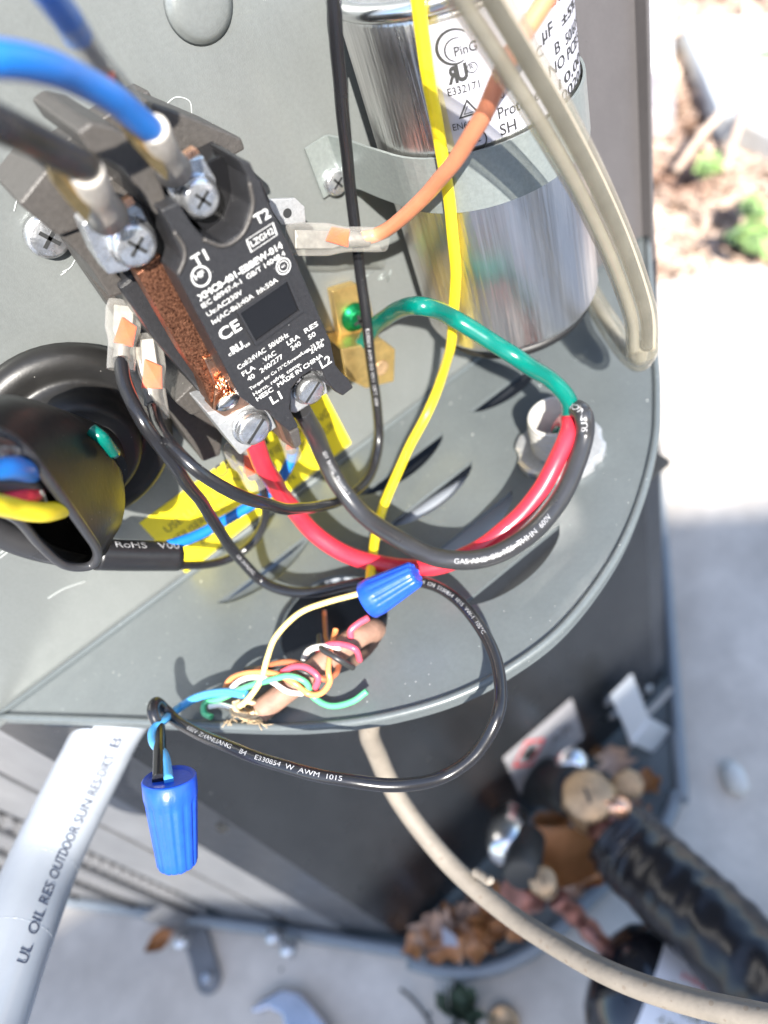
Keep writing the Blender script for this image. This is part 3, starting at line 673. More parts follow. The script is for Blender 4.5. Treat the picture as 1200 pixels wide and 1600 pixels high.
# ================================================================== CONDUIT FITTING
ft_ = thing('conduit_fitting', 'grey threaded conduit connector with locknut standing up through the shelf', 'conduit fitting', (FC[0], FC[1], 0))
o3 = (FC[0], FC[1], -.0)
pf = [(.045, .012)]
for k in range(5):
    z_ = .016+k*.0125; pf += [(.0425, z_), (.0458, z_+.004), (.0458, z_+.007), (.0425, z_+.0105)]
pf += [(.0445, .080), (.0435, .085), (.0395, .086), (.038, .083), (.0375, .010)]
MB().lathe(o3, (0, 0, 1), pf, 48).build('threaded_collar', m_fit, ft_)
MB().lathe(o3, (0, 0, 1), [(.046, .001), (.074, .001), (.074, .012), (.068, .014), (.046, .014)], 60, smooth=False, f=lambda a, r, h: r if r < .06 else r*(1-.06*(1 if math.sin(8*a) > .55 else 0))).build('locknut', m_lug, ft_)
MB().lathe(o3, (0, 0, 1), [(.0375, .008), (0, .007)], 32).build('bore_floor', m_groove, ft_)

# ================================================================== SLEEVED SPADE TERMINALS
def spade(label, wend, tabend, yv, yw, wpx, group='clear insulated spade connectors', tw=1.25):
    a = at(*wend, y=yw); b = at(*tabend, y=yv); d = (b-a); L = d.length; d.normalize()
    view = (CAM-(a+b)/2).normalized(); s = d.cross(view).normalized(); nn = s.cross(d).normalized(); R = pr(wpx, a)/2
    t = thing('spade_connector', label, 'wire connector', a.lerp(b, .5), group)
    rows = [(0, .98, .98), (.06, 1, 1), (.38, .98, .95), (.46, 1.05, .85), (.60, tw, .70), (.88, tw, .62), (1, tw*.86, .5)]
    seg = 20; vs = []
    for h, sx, sy in rows:
        for k in range(seg):
            q = 2*math.pi*k/seg; c_, s_ = math.cos(q), math.sin(q); e = .75 if h > .5 else 1
            vs.append(a+d*(h*L)+s*(R*sx*math.copysign(abs(c_)**e, c_))+nn*(R*sy*math.copysign(abs(s_)**e, s_)))
    mb = MB(); mb.add(vs, [(i*seg+k, i*seg+(k+1) % seg, (i+1)*seg+(k+1) % seg, (i+1)*seg+k) for i in range(len(rows)-1) for k in range(seg)], True)
    mb.f.append(tuple(len(mb.v)-seg+k for k in range(seg))); mb.sm.append(False)
    mb.build('clear_sleeve', m_clear, t)
    MB().lathe(a+d*(.16*L), d, [(R*.5, 0), (R*.62, .02*L), (R*.55, .12*L), (R*.62, .2*L), (R*.4, .3*L)], 16).build('crimp_barrel', mat('dull spade metal', (.20, .195, .185), .5, .3, .2, 500), t)
    c = a+d*(.44*L); e = a+d*(.93*L); w1 = R*.45; w2 = R*tw*.55
    l = [c+s*w1, a+d*(.56*L)+s*w2, e+s*w2, e-s*w2, a+d*(.56*L)-s*w2, c-s*w1]
    MB().prism([p+nn*R*.18 for p in l], [p-nn*R*.18 for p in l]).build('spade', mat('dull spade metal', (.20, .195, .185), .5, .3, .2, 500), t, bevel=.001)
    c = a+d*(.49*L); MB().prism([c-s*R*.1+d*R*1.3+nn*R*.56, c+s*R*.95+d*R*.7+nn*R*.45, c+s*R*.75-d*R*.8+nn*R*.6, c-s*R*.6-d*R*.6+nn*R*.65], [c-s*R*.1+d*R*1.3+nn*R*.4, c+s*R*.95+d*R*.7+nn*R*.3, c+s*R*.75-d*R*.8+nn*R*.4, c-s*R*.6-d*R*.6+nn*R*.4]).build('orange_mark', m_mark, t, bevel=.001)
    return a, b
spade('clear sleeved connector on the orange wire, plugged into the right side of the contactor', (600, 374), (449, 374), -.13, -.15, 38)
spade('leftmost clear sleeved connector with an orange mark, beside the side rail of the contactor', (189, 578), (194, 470), -.12, -.16, 43)
spade('clear sleeved connector with a torn end, second from the left beside the contactor', (243, 655), (222, 520), -.13, -.17, 45)
spade('clear sleeved connector hanging under the lug of the red wire', (402, 752), (372, 690), -.13, -.12, 42)
spade('clear sleeved connector of the blurred blue wire at the upper left', (106, 28), (214, 184), -.20, -.325, 46)
spade('clear sleeved connector of the blue wire behind the black lower barrier', (458, 712), (446, 665), -.13, -.10, 26, tw=1.1)

# ================================================================== WIRES
m_crimp = mat('tinned crimp', (.42, .39, .35), .48, .4, .15, 900, .3, 1500)
PR = mat('grey wire print', (.30, .30, .31), .6, 0, .4, 900)
o, p_ = wirething('power_wire', 'thick blue wire arching in from the left to the upper terminal of the contactor', [(-140, 95, 'y', -.45), (-60, 92, 'y', -.44), (0, 96, 'y', -.43), (60, 104, 'y', -.41), (120, 124, 'y', -.38), (180, 157, 'y', -.35), (238, 203, 'y', -.315)], .0112, w_blue, seg=20)
a = at(240, 200, y=-.322); b = at(266, 256, y=-.262)
cl = MB().lathe(a, b-a, [(.0115, 0), (.0130, .002), (.0130, .05), (.0140, .075), (.018, .095)], 24); cl.build('crimp_collar', m_crimp, o)
pprism([(178, 172), (192, 168), (226, 210), (262, 268), (262, 282), (240, 262), (205, 222)], -.30, -.29).build('brass_tongue', m_goldtab, o)
o, p_ = wirething('power_wire', 'thick black wire coming in from the left to the left terminal of the contactor', [(-140, 140, 'y', -.44), (-60, 165, 'y', -.42), (0, 190, 'y', -.40), (60, 219, 'y', -.37), (132, 264, 'y', -.33)], .0128, w_blackt, seg=20)
a = at(134, 266, y=-.335); b = at(166, 335, y=-.26)
MB().lathe(a, b-a, [(.0130, 0), (.0145, .002), (.0145, .055), (.0150, .080), (.020, .1)], 24).build('crimp_collar', m_crimp, o)
pprism([(70, 246), (92, 252), (116, 284), (142, 330), (136, 348), (108, 318), (84, 286)], -.31, -.30).build('brass_tongue', m_goldtab, o)
pprism([(176, 325), (205, 307), (212, 318), (182, 338)], -.245, -.234).build('copper_tongue', m_copperb, o, bevel=.001)
pprism([(283, 247), (305, 230), (313, 240), (290, 256)], -.245, -.234).build('copper_tongue', m_copperb, o, bevel=.001)
wirething('lead_wire', 'blurred blue wire dropping in from the top edge at the upper left', [(20, -110, 'y', -.42), (62, -30, 'y', -.38), (92, 10, 'y', -.34), (112, 38, 'y', -.315), (124, 58, 'y', -.305)], .0112, w_blue, seg=18)
o, p_ = wirething('lead_wire', 'salmon orange wire curving from the top edge down to the connector right of the contactor', [(890, -60, 'y', -.42), (850, 0, 'y', -.41), (812, 62, 'y', -.40), (780, 125, 'y', -.385), (752, 185, 'y', -.36), (715, 245, 'y', -.32), (670, 300, 'y', -.26), (620, 348, 'y', -.19), (590, 366, 'y', -.155), (565, 372, 'y', -.145)], .0092, w_orange, seg=16)
o, p_ = wirething('lead_wire', 'yellow wire running down over the capacitor and across the shelf into the upper wire nut', [(646, -60, 'c', .02), (652, 0, 'c', .018), (668, 110, 'c', .015), (688, 225, 'c', .015), (703, 330, 'c', .014), (711, 430, 'c', .014), (706, 530, 'c', .016), (690, 590, 'y', -.115), (668, 645, 'z', .065), (637, 705, 'z', .045), (606, 775, 'z', .035), (588, 830, 'z', .035), (581, 880, 'z', .05), (578, 915, 'z', .075)], .0078, w_yellow, seg=16)
o, p_ = wirething('lead_wire', 'thin black printed wire hanging left of the capacitor and looping to the torn connector', [(518, -60, 'y', -.17), (524, 30, 'y', -.16), (532, 150, 'y', -.13), (548, 300, 'y', -.09), (562, 420, 'y', -.085), (574, 520, 'y', -.105), (584, 600, 'y', -.095), (592, 680, 'y', -.10), (578, 742, 'y', -.14), (535, 780, 'y', -.19), (465, 795, 'y', -.25), (395, 782, 'y', -.29), (325, 748, 'y', -.29), (275, 705, 'y', -.26), (250, 668, 'y', -.21), (240, 635, 'y', -.17)], .0082, w_black, seg=16)
tube_text('E330854  AWM 1015  VW-1  105°C  600V', p_, .0082, .48, .0052, PR, o, ang=.0, gap=1.15)
o, p_ = wirething('lead_wire', 'long thin black printed wire looping below the shelf to the hanging wire nut', [(188, 560, 'y', -.16), (197, 605, 'y', -.19), (228, 665, 'y', -.23), (270, 725, 'y', -.235), (318, 790, 'y', -.20), (358, 852, 'y', -.17), (400, 900, 'z', .06), (440, 922, 'z', .045), (490, 924, 'z', .045), (560, 912, 'z', .045), (620, 905, 'z', .045), (675, 913, 'z', .05), (722, 945, 'z', .055), (763, 1000, 'z', .06), (782, 1060, 'z', .06), (778, 1115, 'y', -.60), (745, 1175, 'y', -.61), (690, 1214, 'y', -.60), (620, 1227, 'y', -.58), (540, 1219, 'y', -.54), (450, 1200, 'y', -.48), (350, 1165, 'y', -.39), (285, 1132, 'y', -.30), (258, 1110, 'y', -.265), (243, 1098, 'y', -.26), (238, 1112, 'y', -.275), (250, 1140, 'y', -.30), (250, 1175, 'y', -.35), (248, 1220, 'y', -.40)], .0086, w_black, seg=16)
tube_text('600V ZHANLIANG', p_, .0086, .42, .0050, PR, o, ang=.1, gap=1.2)
tube_text('AWM  CN  E330854  1015  VW-1  105°C', p_, .0086, .78, .0050, PR, o, ang=.0, gap=1.3)
tube_text('600V  ZHANLIANG    B4    E330854  W  AWM  1015', p_, .0086, 1.56, .0056, PR, o, ang=.1, gap=1.45, flip=True)
o, p_ = wirething('power_wire', 'thick red wire from the left lower lug across the shelf into the conduit fitting', [(392, 678, 'y', -.205), (400, 700, 'y', -.20), (418, 738, 'y', -.185), (450, 785, 'z', .12), (492, 835, 'z', .085), (545, 868, 'z', .06), (610, 885, 'z', .05), (675, 885, 'z', .05), (735, 866, 'z', .055), (795, 822, 'z', .07), (842, 768, 'z', .09), (873, 715, 'z', .115), (890, 672, 'z', .13), (887, 657, 'z', .12), (876, 668, 'z', .06), (873, 685, 'z', .015)], .0138, w_red, seg=20)
tube_text('IIII  II I III   IIII I III', p_, .0138, .75, .004, m_ink, o, ang=.7)
o, p_ = wirething('power_wire', 'thick black wire from the right lower lug across the shelf into the conduit fitting', [(472, 640, 'y', -.195), (480, 655, 'y', -.19), (500, 700, 'y', -.17), (528, 755, 'z', .155), (570, 805, 'z', .115), (632, 850, 'z', .10), (700, 874, 'z', .09), (765, 868, 'z', .085), (825, 836, 'z', .09), (872, 785, 'z', .095), (900, 727, 'z', .11), (915, 680, 'z', .13), (914, 648, 'z', .155), (901, 638, 'z', .145), (890, 650, 'z', .09), (884, 680, 'z', .015)], .0140, w_blackt, seg=20)
tube_text('600V  8AWG  THWN-2', p_, .0140, .10, .0065, PR, o, ang=.25)
tube_text('GAS AND OIL RES  THHN  600V', p_, .0140, .40, .0075, PR, o, ang=-.1)
tube_text('SUNON  90°C', p_, .0140, .70, .0085, PR, o, ang=.1, bold=.01)
o, p_ = wirething('ground_wire', 'green ground wire from the brass lug across the capacitor foot into the conduit fitting', [(560, 545, 'y', -.045), (572, 530, 'y', -.06), (592, 505, 'y', -.10), (622, 483, 'y', -.17), (660, 478, 'y', -.24), (705, 495, 'c', .05), (760, 528, 'c', .055), (812, 560, 'z', .26), (860, 592, 'z', .20), (888, 625, 'z', .16), (889, 655, 'z', .12), (874, 676, 'z', .06), (868, 690, 'z', .012)], .0125, w_green, seg=20)
wirething('lead_wire', 'short blue wire in front of the yellow label running into the heat shrink sleeve', [(460, 690, 'y', -.10), (452, 725, 'y', -.10), (425, 765, 'y', -.10), (378, 797, 'y', -.10), (325, 828, 'y', -.11), (262, 853, 'y', -.12)], .0088, w_blue)
wirething('lead_wire', 'short thin black wire from the connector under the red lug to the heat shrink', [(402, 742, 'y', -.12), (412, 772, 'y', -.11), (413, 812, 'y', -.10), (392, 850, 'y', -.09), (345, 878, 'y', -.09), (262, 886, 'y', -.11)], .0070, w_black)
# heat shrink sleeve and cable behind the boot
hs = MB().tube(cr(P_([(-60, 790, 'y', -.10), (0, 832, 'y', -.11), (60, 855, 'y', -.12), (120, 866, 'y', -.12), (160, 868, 'y', -.12)]), 8), .019, 18).build('motor_cable', w_blackt)
tagp(hs, 'black motor cable running low along the panel behind the rubber boot', 'cable')
hp_ = cr(P_([(150, 866, 'y', -.125), (200, 868, 'y', -.125), (277, 869, 'y', -.125)]), 8)
ho = MB().tube(hp_, .0225, 20).build('heat_shrink_sleeve', m_shrink); tagp(ho, 'black heat shrink sleeve below the yellow label joining cable and short wires', 'sleeve')
tube_text('RoHS   V00', hp_, .0225, .018, .011, PR, ho, ang=.75, gap=1.35)

# clear flat tube with a dark conductor
path = cr(P_([(700, -90, 'y', -.47), (750, 0, 'y', -.455), (805, 90, 'y', -.44), (868, 195, 'y', -.425), (925, 300, 'y', -.41), (970, 400, 'y', -.40), (1000, 490, 'y', -.39), (1004, 545, 'y', -.38)]), 10)
cs = MB().tube(path, .0225, 20, caps=False).build('sleeved_cable', m_clearb)
tagp(cs, 'large translucent beige sleeved cable sweeping down past the capacitor and folding at the right', 'cable')
MB().tube([p+(M @ V((.0030, .0005, .011))) for p in path], .0082, 12).build('dark_core', mat('smoky core', (.045, .046, .042), .25), cs)
MB().tube([p+(M @ V((-.0105, -.0015, -.004))) for p in path], .0075, 12).build('cloudy_core', m_clearn, cs)
MB().tube([p+(M @ V((.0145, .001, -.002))) for p in path], .0055, 12).build('cloudy_core', mat('pale core', (.60, .52, .42), .3), cs)
path2 = cr(P_([(1004, 540, 'y', -.38), (998, 562, 'y', -.35), (978, 545, 'y', -.29), (950, 505, 'y', -.22), (920, 455, 'y', -.10), (900, 420, 'y', -.03)]), 8)
MB().tube(path2, [.0225]*4+[.019]*(len(path2)-4), 18).build('returning_leg', m_clearb, cs)
MB().tube(path2, .009, 12).build('pale_core', m_clearn, cs)

# ================================================================== RUBBER BOOT AND MOTOR LEADS
bt = thing('rubber_boot', 'large black rubber boot with flared mouth on the panel at the left edge', 'rubber boot', at(120, 720, y=-.05))
c = at(118, 690, y=-.04); ax = V((-.05, -1, .10)).normalized()
MB().lathe(c, ax, [(.100, -.035), (.128, -.030), (.137, -.015), (.135, .0), (.126, .010), (.108, .013), (.098, .008), (.088, .010), (.084, .028), (.078, .042), (.066, .050), (.050, .048), (.043, .060), (.046, .10)], 56).build('flange', m_rubber, bt)
# folded sleeve: from the neck to a tear shaped mouth
mouth = cr(P_([(-75, 690, 'y', -.34), (-20, 672, 'y', -.345), (35, 700, 'y', -.34), (85, 762, 'y', -.32), (130, 825, 'y', -.29), (152, 862, 'y', -.27), (140, 884, 'y', -.26), (100, 882, 'y', -.265), (62, 850, 'y', -.28), (28, 812, 'y', -.30), (-20, 790, 'y', -.32), (-90, 760, 'y', -.34)])+[], 6)
n = len(mouth); rows = []
nk = c+ax*.10
cm = sum(mouth, V())/n
b2 = P_([(-60, 640, 'y', -.22), (10, 618, 'y', -.22), (75, 632, 'y', -.215), (125, 660, 'y', -.20), (165, 705, 'y', -.18), (192, 745, 'y', -.16), (192, 800, 'y', -.16), (178, 845, 'y', -.17), (150, 870, 'y', -.20), (80, 850, 'y', -.18), (0, 800, 'y', -.18), (-70, 740, 'y', -.20)])
b2 = cr(b2, 6)
b3 = [nk+(ax.orthogonal().normalized()*.0) for _ in b2]
n1 = V((1, 0, 0)); n2 = V((0, .1, 1)).normalized()
ring0 = []
for i in range(n):
    v = b2[i]-cm; a = math.atan2(v.z, v.x); ring0.append(c+ax*.055+(n1*math.cos(a)+n2*math.sin(a))*.052)
for j in range(13):
    t = j/12
    row = []
    for i in range(n):
        if t < .5:
            u = t/.5; p = ring0[i].lerp(b2[i], math.sin(u*math.pi/2)**.8)
        else:
            u = (t-.5)/.5; p = b2[i].lerp(mouth[i], u)+(b2[i]-cm).normalized()*.012*math.sin(u*math.pi)
        row.append(p+V((0, 0, .003*math.sin(i*.5+j))))
    rows.append(row)
mb = MB(); mb.add([p for r in rows for p in r], [(j*n+i, j*n+i+1, (j+1)*n+i+1, (j+1)*n+i) for j in range(12) for i in range(n-1)]+[(j*n+n-1, j*n, (j+1)*n, (j+1)*n+n-1) for j in range(12)], True)
mb.build('folded_sleeve', m_rubber, bt)
MB().tube(mouth, .0056, 12, closed=True).build('mouth_bead', mat('rubber bead', (.035, .035, .038), .33, 0, .1, 200, spots=[(300, .1, (.3, .3, .3))]), bt)
MB().tube(cr(P_([(143, 672, 'y', -.205), (160, 685, 'y', -.215), (178, 708, 'y', -.20)]), 6), .008, 10).build('green_wire_peep', w_green, bt)
bl = P_([(46, 742, 'y', -.31), (52, 756, 'y', -.32), (56, 780, 'y', -.32), (50, 798, 'y', -.32), (60, 782, 'y', -.325), (64, 768, 'y', -.325), (72, 790, 'y', -.32), (66, 805, 'y', -.32), (58, 795, 'y', -.32)])
MB().tube(cr(bl, 6), .0022, 8).build('folded_film', mat('grey film edge', (.16, .15, .14), .4), bt)
G = 'motor leads leaving the rubber boot'
wirething('motor_lead', 'blue motor lead coming out of the rubber boot mouth', [(-90, 700, 'y', -.40), (-20, 728, 'y', -.375), (20, 731, 'y', -.355), (48, 737, 'y', -.315)], .0110, w_blue, group=G, seg=18)
o, p_ = wirething('motor_lead', 'black printed motor lead at the top of the rubber boot mouth', [(-90, 680, 'y', -.39), (-20, 698, 'y', -.37), (18, 704, 'y', -.335), (40, 712, 'y', -.31)], .0110, w_blackt, group=G, seg=18)
tube_text('SHENGLONG', list(reversed(p_)), .0110, .02, .010, PR, o, ang=.2)
wirething('motor_lead', 'wide black motor lead between the blue and red leads in the boot mouth', [(-90, 748, 'y', -.37), (-20, 758, 'y', -.35), (40, 757, 'y', -.32), (60, 760, 'y', -.30)], .0110, w_blackt, group=G, seg=18)
wirething('motor_lead', 'red motor lead between the black and yellow leads in the boot mouth', [(-90, 795, 'y', -.37), (-20, 788, 'y', -.36), (30, 778, 'y', -.34), (56, 770, 'y', -.315)], .0088, w_red, group=G, seg=18)
wirething('motor_lead', 'yellow motor lead at the bottom of the rubber boot mouth', [(-90, 770, 'y', -.39), (-20, 785, 'y', -.375), (20, 794, 'y', -.355), (60, 800, 'y', -.335), (92, 797, 'y', -.305), (100, 793, 'y', -.29)], .0100, w_yellow, group=G, seg=18)

# ================================================================== THERMOSTAT CABLE
sh = MB().tube(cr(P_([(560, 1030, 'z', -.40), (588, 1015, 'z', -.22), (596, 1000, 'z', -.09), (586, 985, 'z', .0), (567, 990, 'z', .028), (540, 1008, 'z', .038), (500, 1040, 'z', .034), (450, 1078, 'z', .026), (405, 1112, 'z', .022)]), 8), .0175, 18).build('control_cable', m_sheath)
tagp(sh, 'brown sheathed control cable coming up through the round shelf hole with conductors wrapped round it', 'cable')
TW = []
def thin(label, pts, m, r=.0052): return wirething('thin_conductor', label, [(a+random.uniform(-1.5, 1.5), b+random.uniform(-1.5, 1.5), 'z', z) for a, b, z in pts], r*.78, m, n=8, seg=10)
thin('pale yellow thin conductor rising from the jute tuft into the upper wire nut', [(372, 1104, .045), (388, 1092, .05), (408, 1062, .06), (416, 1030, .07), (432, 992, .075), (466, 960, .08), (512, 942, .085), (566, 925, .085)], t_yel, .0056)
o, p_ = wirething('thin_conductor', 'light blue thin conductor running left over the shelf rim into the hanging wire nut', [(385, 1086, 'z', .045), (350, 1081, 'z', .04), (312, 1088, 'z', .03), (280, 1106, 'z', .025), (258, 1124, 'y', -.285), (240, 1140, 'y', -.30), (241, 1160, 'y', -.325), (257, 1180, 'y', -.36), (264, 1220, 'y', -.41)], .0064, t_blue, n=8, seg=10)
thin('green thin conductor with a loose bent end on the shelf near the rim', [(574, 1079, .02), (548, 1096, .014), (516, 1103, .010), (490, 1090, .018), (477, 1066, .05), (452, 1055, .062), (420, 1062, .06), (385, 1074, .05), (345, 1092, .03), (322, 1098, .016), (320, 1114, .012), (332, 1119, .012)], t_green, .0060)
thin('white thin conductor end beside the green hook at the shelf rim', [(328, 1104, .02), (345, 1100, .022), (365, 1104, .03), (380, 1100, .04)], t_white)
thin('white thin conductor arched over the brown cable between orange and green ones', [(352, 1088, .03), (372, 1066, .05), (398, 1057, .058), (422, 1063, .058), (448, 1080, .045), (474, 1084, .03)], t_white)
thin('white thin conductor wrapped round the brown cable beside the shelf hole', [(474, 1030, .035), (484, 1016, .055), (502, 1011, .062), (532, 1012, .058)], t_white, .0060)
thin('orange thin conductor wound twice across the brown cable', [(348, 1082, .02), (358, 1062, .035), (385, 1052, .055), (425, 1051, .06), (458, 1066, .055), (482, 1083, .035), (502, 1082, .035), (514, 1066, .05), (513, 1045, .06), (516, 1020, .06), (524, 992, .05), (526, 984, .05)], t_orange, .0056)
thin('brown orange thin conductor curled beside the pink one on the cable', [(400, 1048, .045), (425, 1037, .055), (458, 1034, .062), (485, 1048, .062), (505, 1060, .05), (525, 1052, .04), (530, 1040, .03)], t_brown, .0056)
thin('brown thin conductor standing up out of the shelf hole', [(520, 1012, .03), (511, 1000, .02), (508, 980, .0), (508, 956, -.02)], t_brown, .0052)
thin('pink red thin conductor curled over the middle of the brown cable', [(440, 1052, .055), (460, 1042, .065), (482, 1044, .067), (497, 1058, .058), (494, 1074, .04)], t_pink, .0060)
thin('pink red thin conductor crossing the brown cable near the shelf hole', [(496, 1020, .03), (512, 1009, .06), (535, 1006, .064), (556, 1016, .06), (562, 1030, .03)], t_pink, .0060)
thin('short pink red thin conductor end just below the upper wire nut', [(548, 998, .05), (550, 984, .06), (560, 974, .062), (577, 966, .06)], t_pink, .0064)
thin('black thin conductor crossing over the white one beside the shelf hole', [(498, 994, .04), (503, 1010, .062), (520, 1024, .066), (538, 1034, .055), (552, 1042, .03)], t_black, .0060)
thin('black thin conductor under the pink one on the brown cable', [(384, 1046, .03), (420, 1042, .05), (450, 1040, .056), (478, 1052, .05), (500, 1060, .03)], t_black, .0050)
# jute tuft
jt = thing('jute_tuft', 'frayed tan jute string tuft at the end of the brown cable', 'string', at(385, 1110, z=.0))
for k in range(9):
    a = random.uniform(0, 6.28); pts = []
    for q in range(7):
        t = a+q*.9; pts.append(at(386+22*math.cos(t)*(.7+.05*k)+random.uniform(-2, 2), 1106+13*math.sin(t)*(.7+.05*k)+random.uniform(-2, 2), z=.018+.02*random.random()))
    MB().tube(cr(pts, 6), random.uniform(.0018, .0042), 7).build('jute_strand', m_jute, jt)
for k in range(46):
    x = random.uniform(352, 412); y = random.uniform(1098, 1128)
    MB().tube(cr([at(x, y, z=.01+.02*random.random()), at(x+random.uniform(-12, 12), y+random.uniform(-3, 9), z=.012), at(x+random.uniform(-20, 20), y+random.uniform(-4, 16), z=.008)], 4), .0006, 4).build('jute_fibre', m_jute, jt)

# ================================================================== WIRE NUTS
def nut(label, a, b, r0, r1):
    t = thing('wire_nut', label, 'wire nut', a, 'blue wire nuts'); d = b-a; L = d.length
    def ff(q, r, h):
        if r < .2*r0 or h < .22*L or r < r1*.8: return r
        return r*(1-.07*max(0, math.cos(14*q))**2)
    prof = [(r0*.80, .03*L), (r0*.93, 0), (r0, .02*L), (r0*1.0, .20*L), (r0*.96, .26*L)]
    for k in range(8): u = k/7; prof.append((r0*.95+(r1-r0*.95)*u, L*(.3+.66*u)))
    prof += [(r1*.92, L*.99), (r1*.6, L)]
    MB().lathe(a, d, prof, 84, f=ff).build('ribbed_shell', m_nut, t)
    ax = d.normalized(); n1 = ax.orthogonal().normalized(); n2 = ax.cross(n1)
    MB().lathe(a+ax*(.97*L), ax, [(r1*.62, .02*L), (r1*.5, -.0), (0, -.002)], 24).build('end_dimple', m_nut, t)
    for k in range(8):
        q = 2*math.pi*k/8; o_ = a+ax*L+(n1*math.cos(q)+n2*math.sin(q))*r1*.72
        MB().lathe(o_-ax*.004, ax, [(r1*.16, 0), (r1*.13, .0045), (0, .005)], 8).build('end_rib', m_nut, t)
    MB().lathe(a+ax*(.04*L), ax, [(r0*.80, 0), (0, .01)], 24).build('throat', m_groove, t)
nut('blue wire nut lying over the round shelf hole', at(574, 938, z=.09), at(650, 896, z=.115), .0285, .0195)
nut('blue wire nut hanging below the shelf rim at the left', at(264, 1213, y=-.40), at(278, 1352, y=-.46), .0345, .0260)

# ================================================================== CONDUIT
cpts = [V((.545, -.272, -.02)), V((.54, -.265, -.05)), V((.46, -.235, -.075)), V((.34, -.215, -.073)), V((.25, -.195, -.08)), V((.17, -.10, -.12)), V((.05, .0, -.20)), V((-.14, .0, -.17)), at(232, 1050, z=-.095), at(206, 1086, z=-.075)]
cpts += [at(176, 1128, z=-.085), at(156, 1168, z=-.12), at(120, 1240, z=-.14), at(72, 1340, z=-.14), at(22, 1465, z=-.10), at(-40, 1640, z=-.06), at(-140, 1900, z=0)]
cpath = cr(cpts, 10)
cn = MB().tube(cpath, .057, 32).build('flexible_conduit', m_conduit); tagp(cn, 'wide grey flexible conduit with black printing leaving under the shelf at the lower left', 'conduit')
L_ = 0; i0 = 80
for i in range(1, i0): L_ += (cpath[i]-cpath[i-1]).length
Ls = [0]
for i in range(1, len(cpath)): Ls.append(Ls[-1]+(cpath[i]-cpath[i-1]).length)
rev = list(reversed(cpath)); tot = Ls[-1]
def s_of(px, py):
    best = 0; bd = 1e9
    for i, p in enumerate(rev):
        c = M.transposed() @ (p-CAM); q = (CX+F*c.x/-c.z, CY-F*c.y/-c.z); d = (q[0]-px)**2+(q[1]-py)**2
        if d < bd and c.z < 0: bd = d; best = tot-Ls[len(cpath)-1-i]
    return best
s1 = s_of(-12, 1520); s2 = s_of(182, 1128)
txt = 'UL  OIL RES OUTDOOR SUN RES-DIRECT B'; vs_, _f = textmesh(txt, .0); wtx = max(v.x for v in vs_)
hh = .0165; gapv = (s2-s1)/(wtx*hh/.7)
tube_text(txt, rev, .057, s1, hh, mat('navy print', (.03, .04, .07), .6), cn, ang=-.38, gap=gapv, bold=0)
for k in range(5):
    i = 104+k*9
    if i < len(cpath)-1:
        p = cpath[i]; T = (cpath[i+1]-cpath[i-1]).normalized(); n1 = T.orthogonal().normalized(); n2 = T.cross(n1)
        MB().tube([p+(n1*math.cos(a*math.pi/16)+n2*math.sin(a*math.pi/16))*.0566 for a in range(32)], .0007, 6, closed=True).build('spiral_rib', m_conduit, cn)

# beige cable going down from the shelf and off to the lower right
bc = cr(P_([V((.06, -.40, -.06)), (577, 1135, 'z', -.13), (590, 1180, 'z', -.22), (618, 1240, 'z', -.30), (660, 1300, 'z', -.35), (715, 1362, 'z', -.38), (790, 1425, 'z', -.38), (870, 1477, 'z', -.34), (960, 1525, 'z', -.29), (1060, 1560, 'z', -.25), (1200, 1592, 'z', -.2), (1400, 1630, 'z', -.15)]), 10)
rads = []
for i, p in enumerate(bc): rads.append(.0168)
bo_ = MB().tube(bc, rads, 20).build('beige_cable', m_cable); tagp(bo_, 'dusty beige cable hanging from the shelf and sweeping to the lower right corner', 'cable')
kp = cr(P_([(738, 1360, 'z', -.36), (752, 1368, 'z', -.355), (764, 1376, 'z', -.35), (767, 1368, 'z', -.345)]), 4)
MB().tube(kp, [.004]+[.008]*(len(kp)-3)+[.006, .004], 10).build('torn_nick', m_cable, bo_)

# ================================================================== VALVES, PIPES, LITTER BELOW
def toward(p, e=V((0, 0, 0))): return ((CAM-p).normalized()+e).normalized()
def valve(label, cx, cy, rpx, y, small):
    p = at(cx, cy, y=y); r = pr(rpx, p); ax = toward(p, V((.05, 0, .25)))
    t = thing('service_valve', label, 'valve', (p.x, p.y, p.z-.3))
    cp = MB().lathe(p, ax, [(r*1.0, -r*.9), (r*1.02, -.15*r), (r*.98, 0), (r*.9, .06*r), (0, .07*r)], 40).build('cap', m_brassd, t)
    MB().lathe(p-ax*(r*1.25), ax, [(r*1.12, -r*.5), (r*1.12, r*.35), (r*.95, r*.42)], 6, smooth=False).build('hex_collar', m_brassd, t, bevel=.004)
    n1 = ax.orthogonal().normalized(); n2 = ax.cross(n1)
    c = p+ax*(.085*r); d = (n1*.8+n2*.3).normalized(); e = ax.cross(d)
    MB().prism([c+d*r*.3+e*r*.06, c+d*r*.3-e*r*.06, c-d*r*.3-e*r*.06, c-d*r*.3+e*r*.06], [v-ax*.004 for v in (c+d*r*.3+e*r*.06, c+d*r*.3-e*r*.06, c-d*r*.3-e*r*.06, c-d*r*.3+e*r*.06)]).build('cap_mark', m_groove, cp)
    b = p-ax*(r*1.6)
    MB().lathe(b+V((0, 0, -r*2.2)), (0, 0, 1), [(r*.75, 0), (r*.95, r*.3), (r*.95, r*1.6), (r*.7, r*2.4)], 24).build('body', m_brassd, t)
    return t, p, r, ax, b
t, p, r, ax, b = valve('large brass service valve with a round hex cap in front of the dark panel', 918, 1243, 39, -.36, 0)
q = at(981, 1226, y=-.36); MB().lathe(q, toward(q), [(.045, -.10), (.05, 0), (.042, .02), (0, .022)], 8, smooth=False).build('port_cap', m_brassd, t, bevel=.006)
MB().tube([b, q-toward(q)*.09], .03, 12).build('port_stem', m_brassd, t)
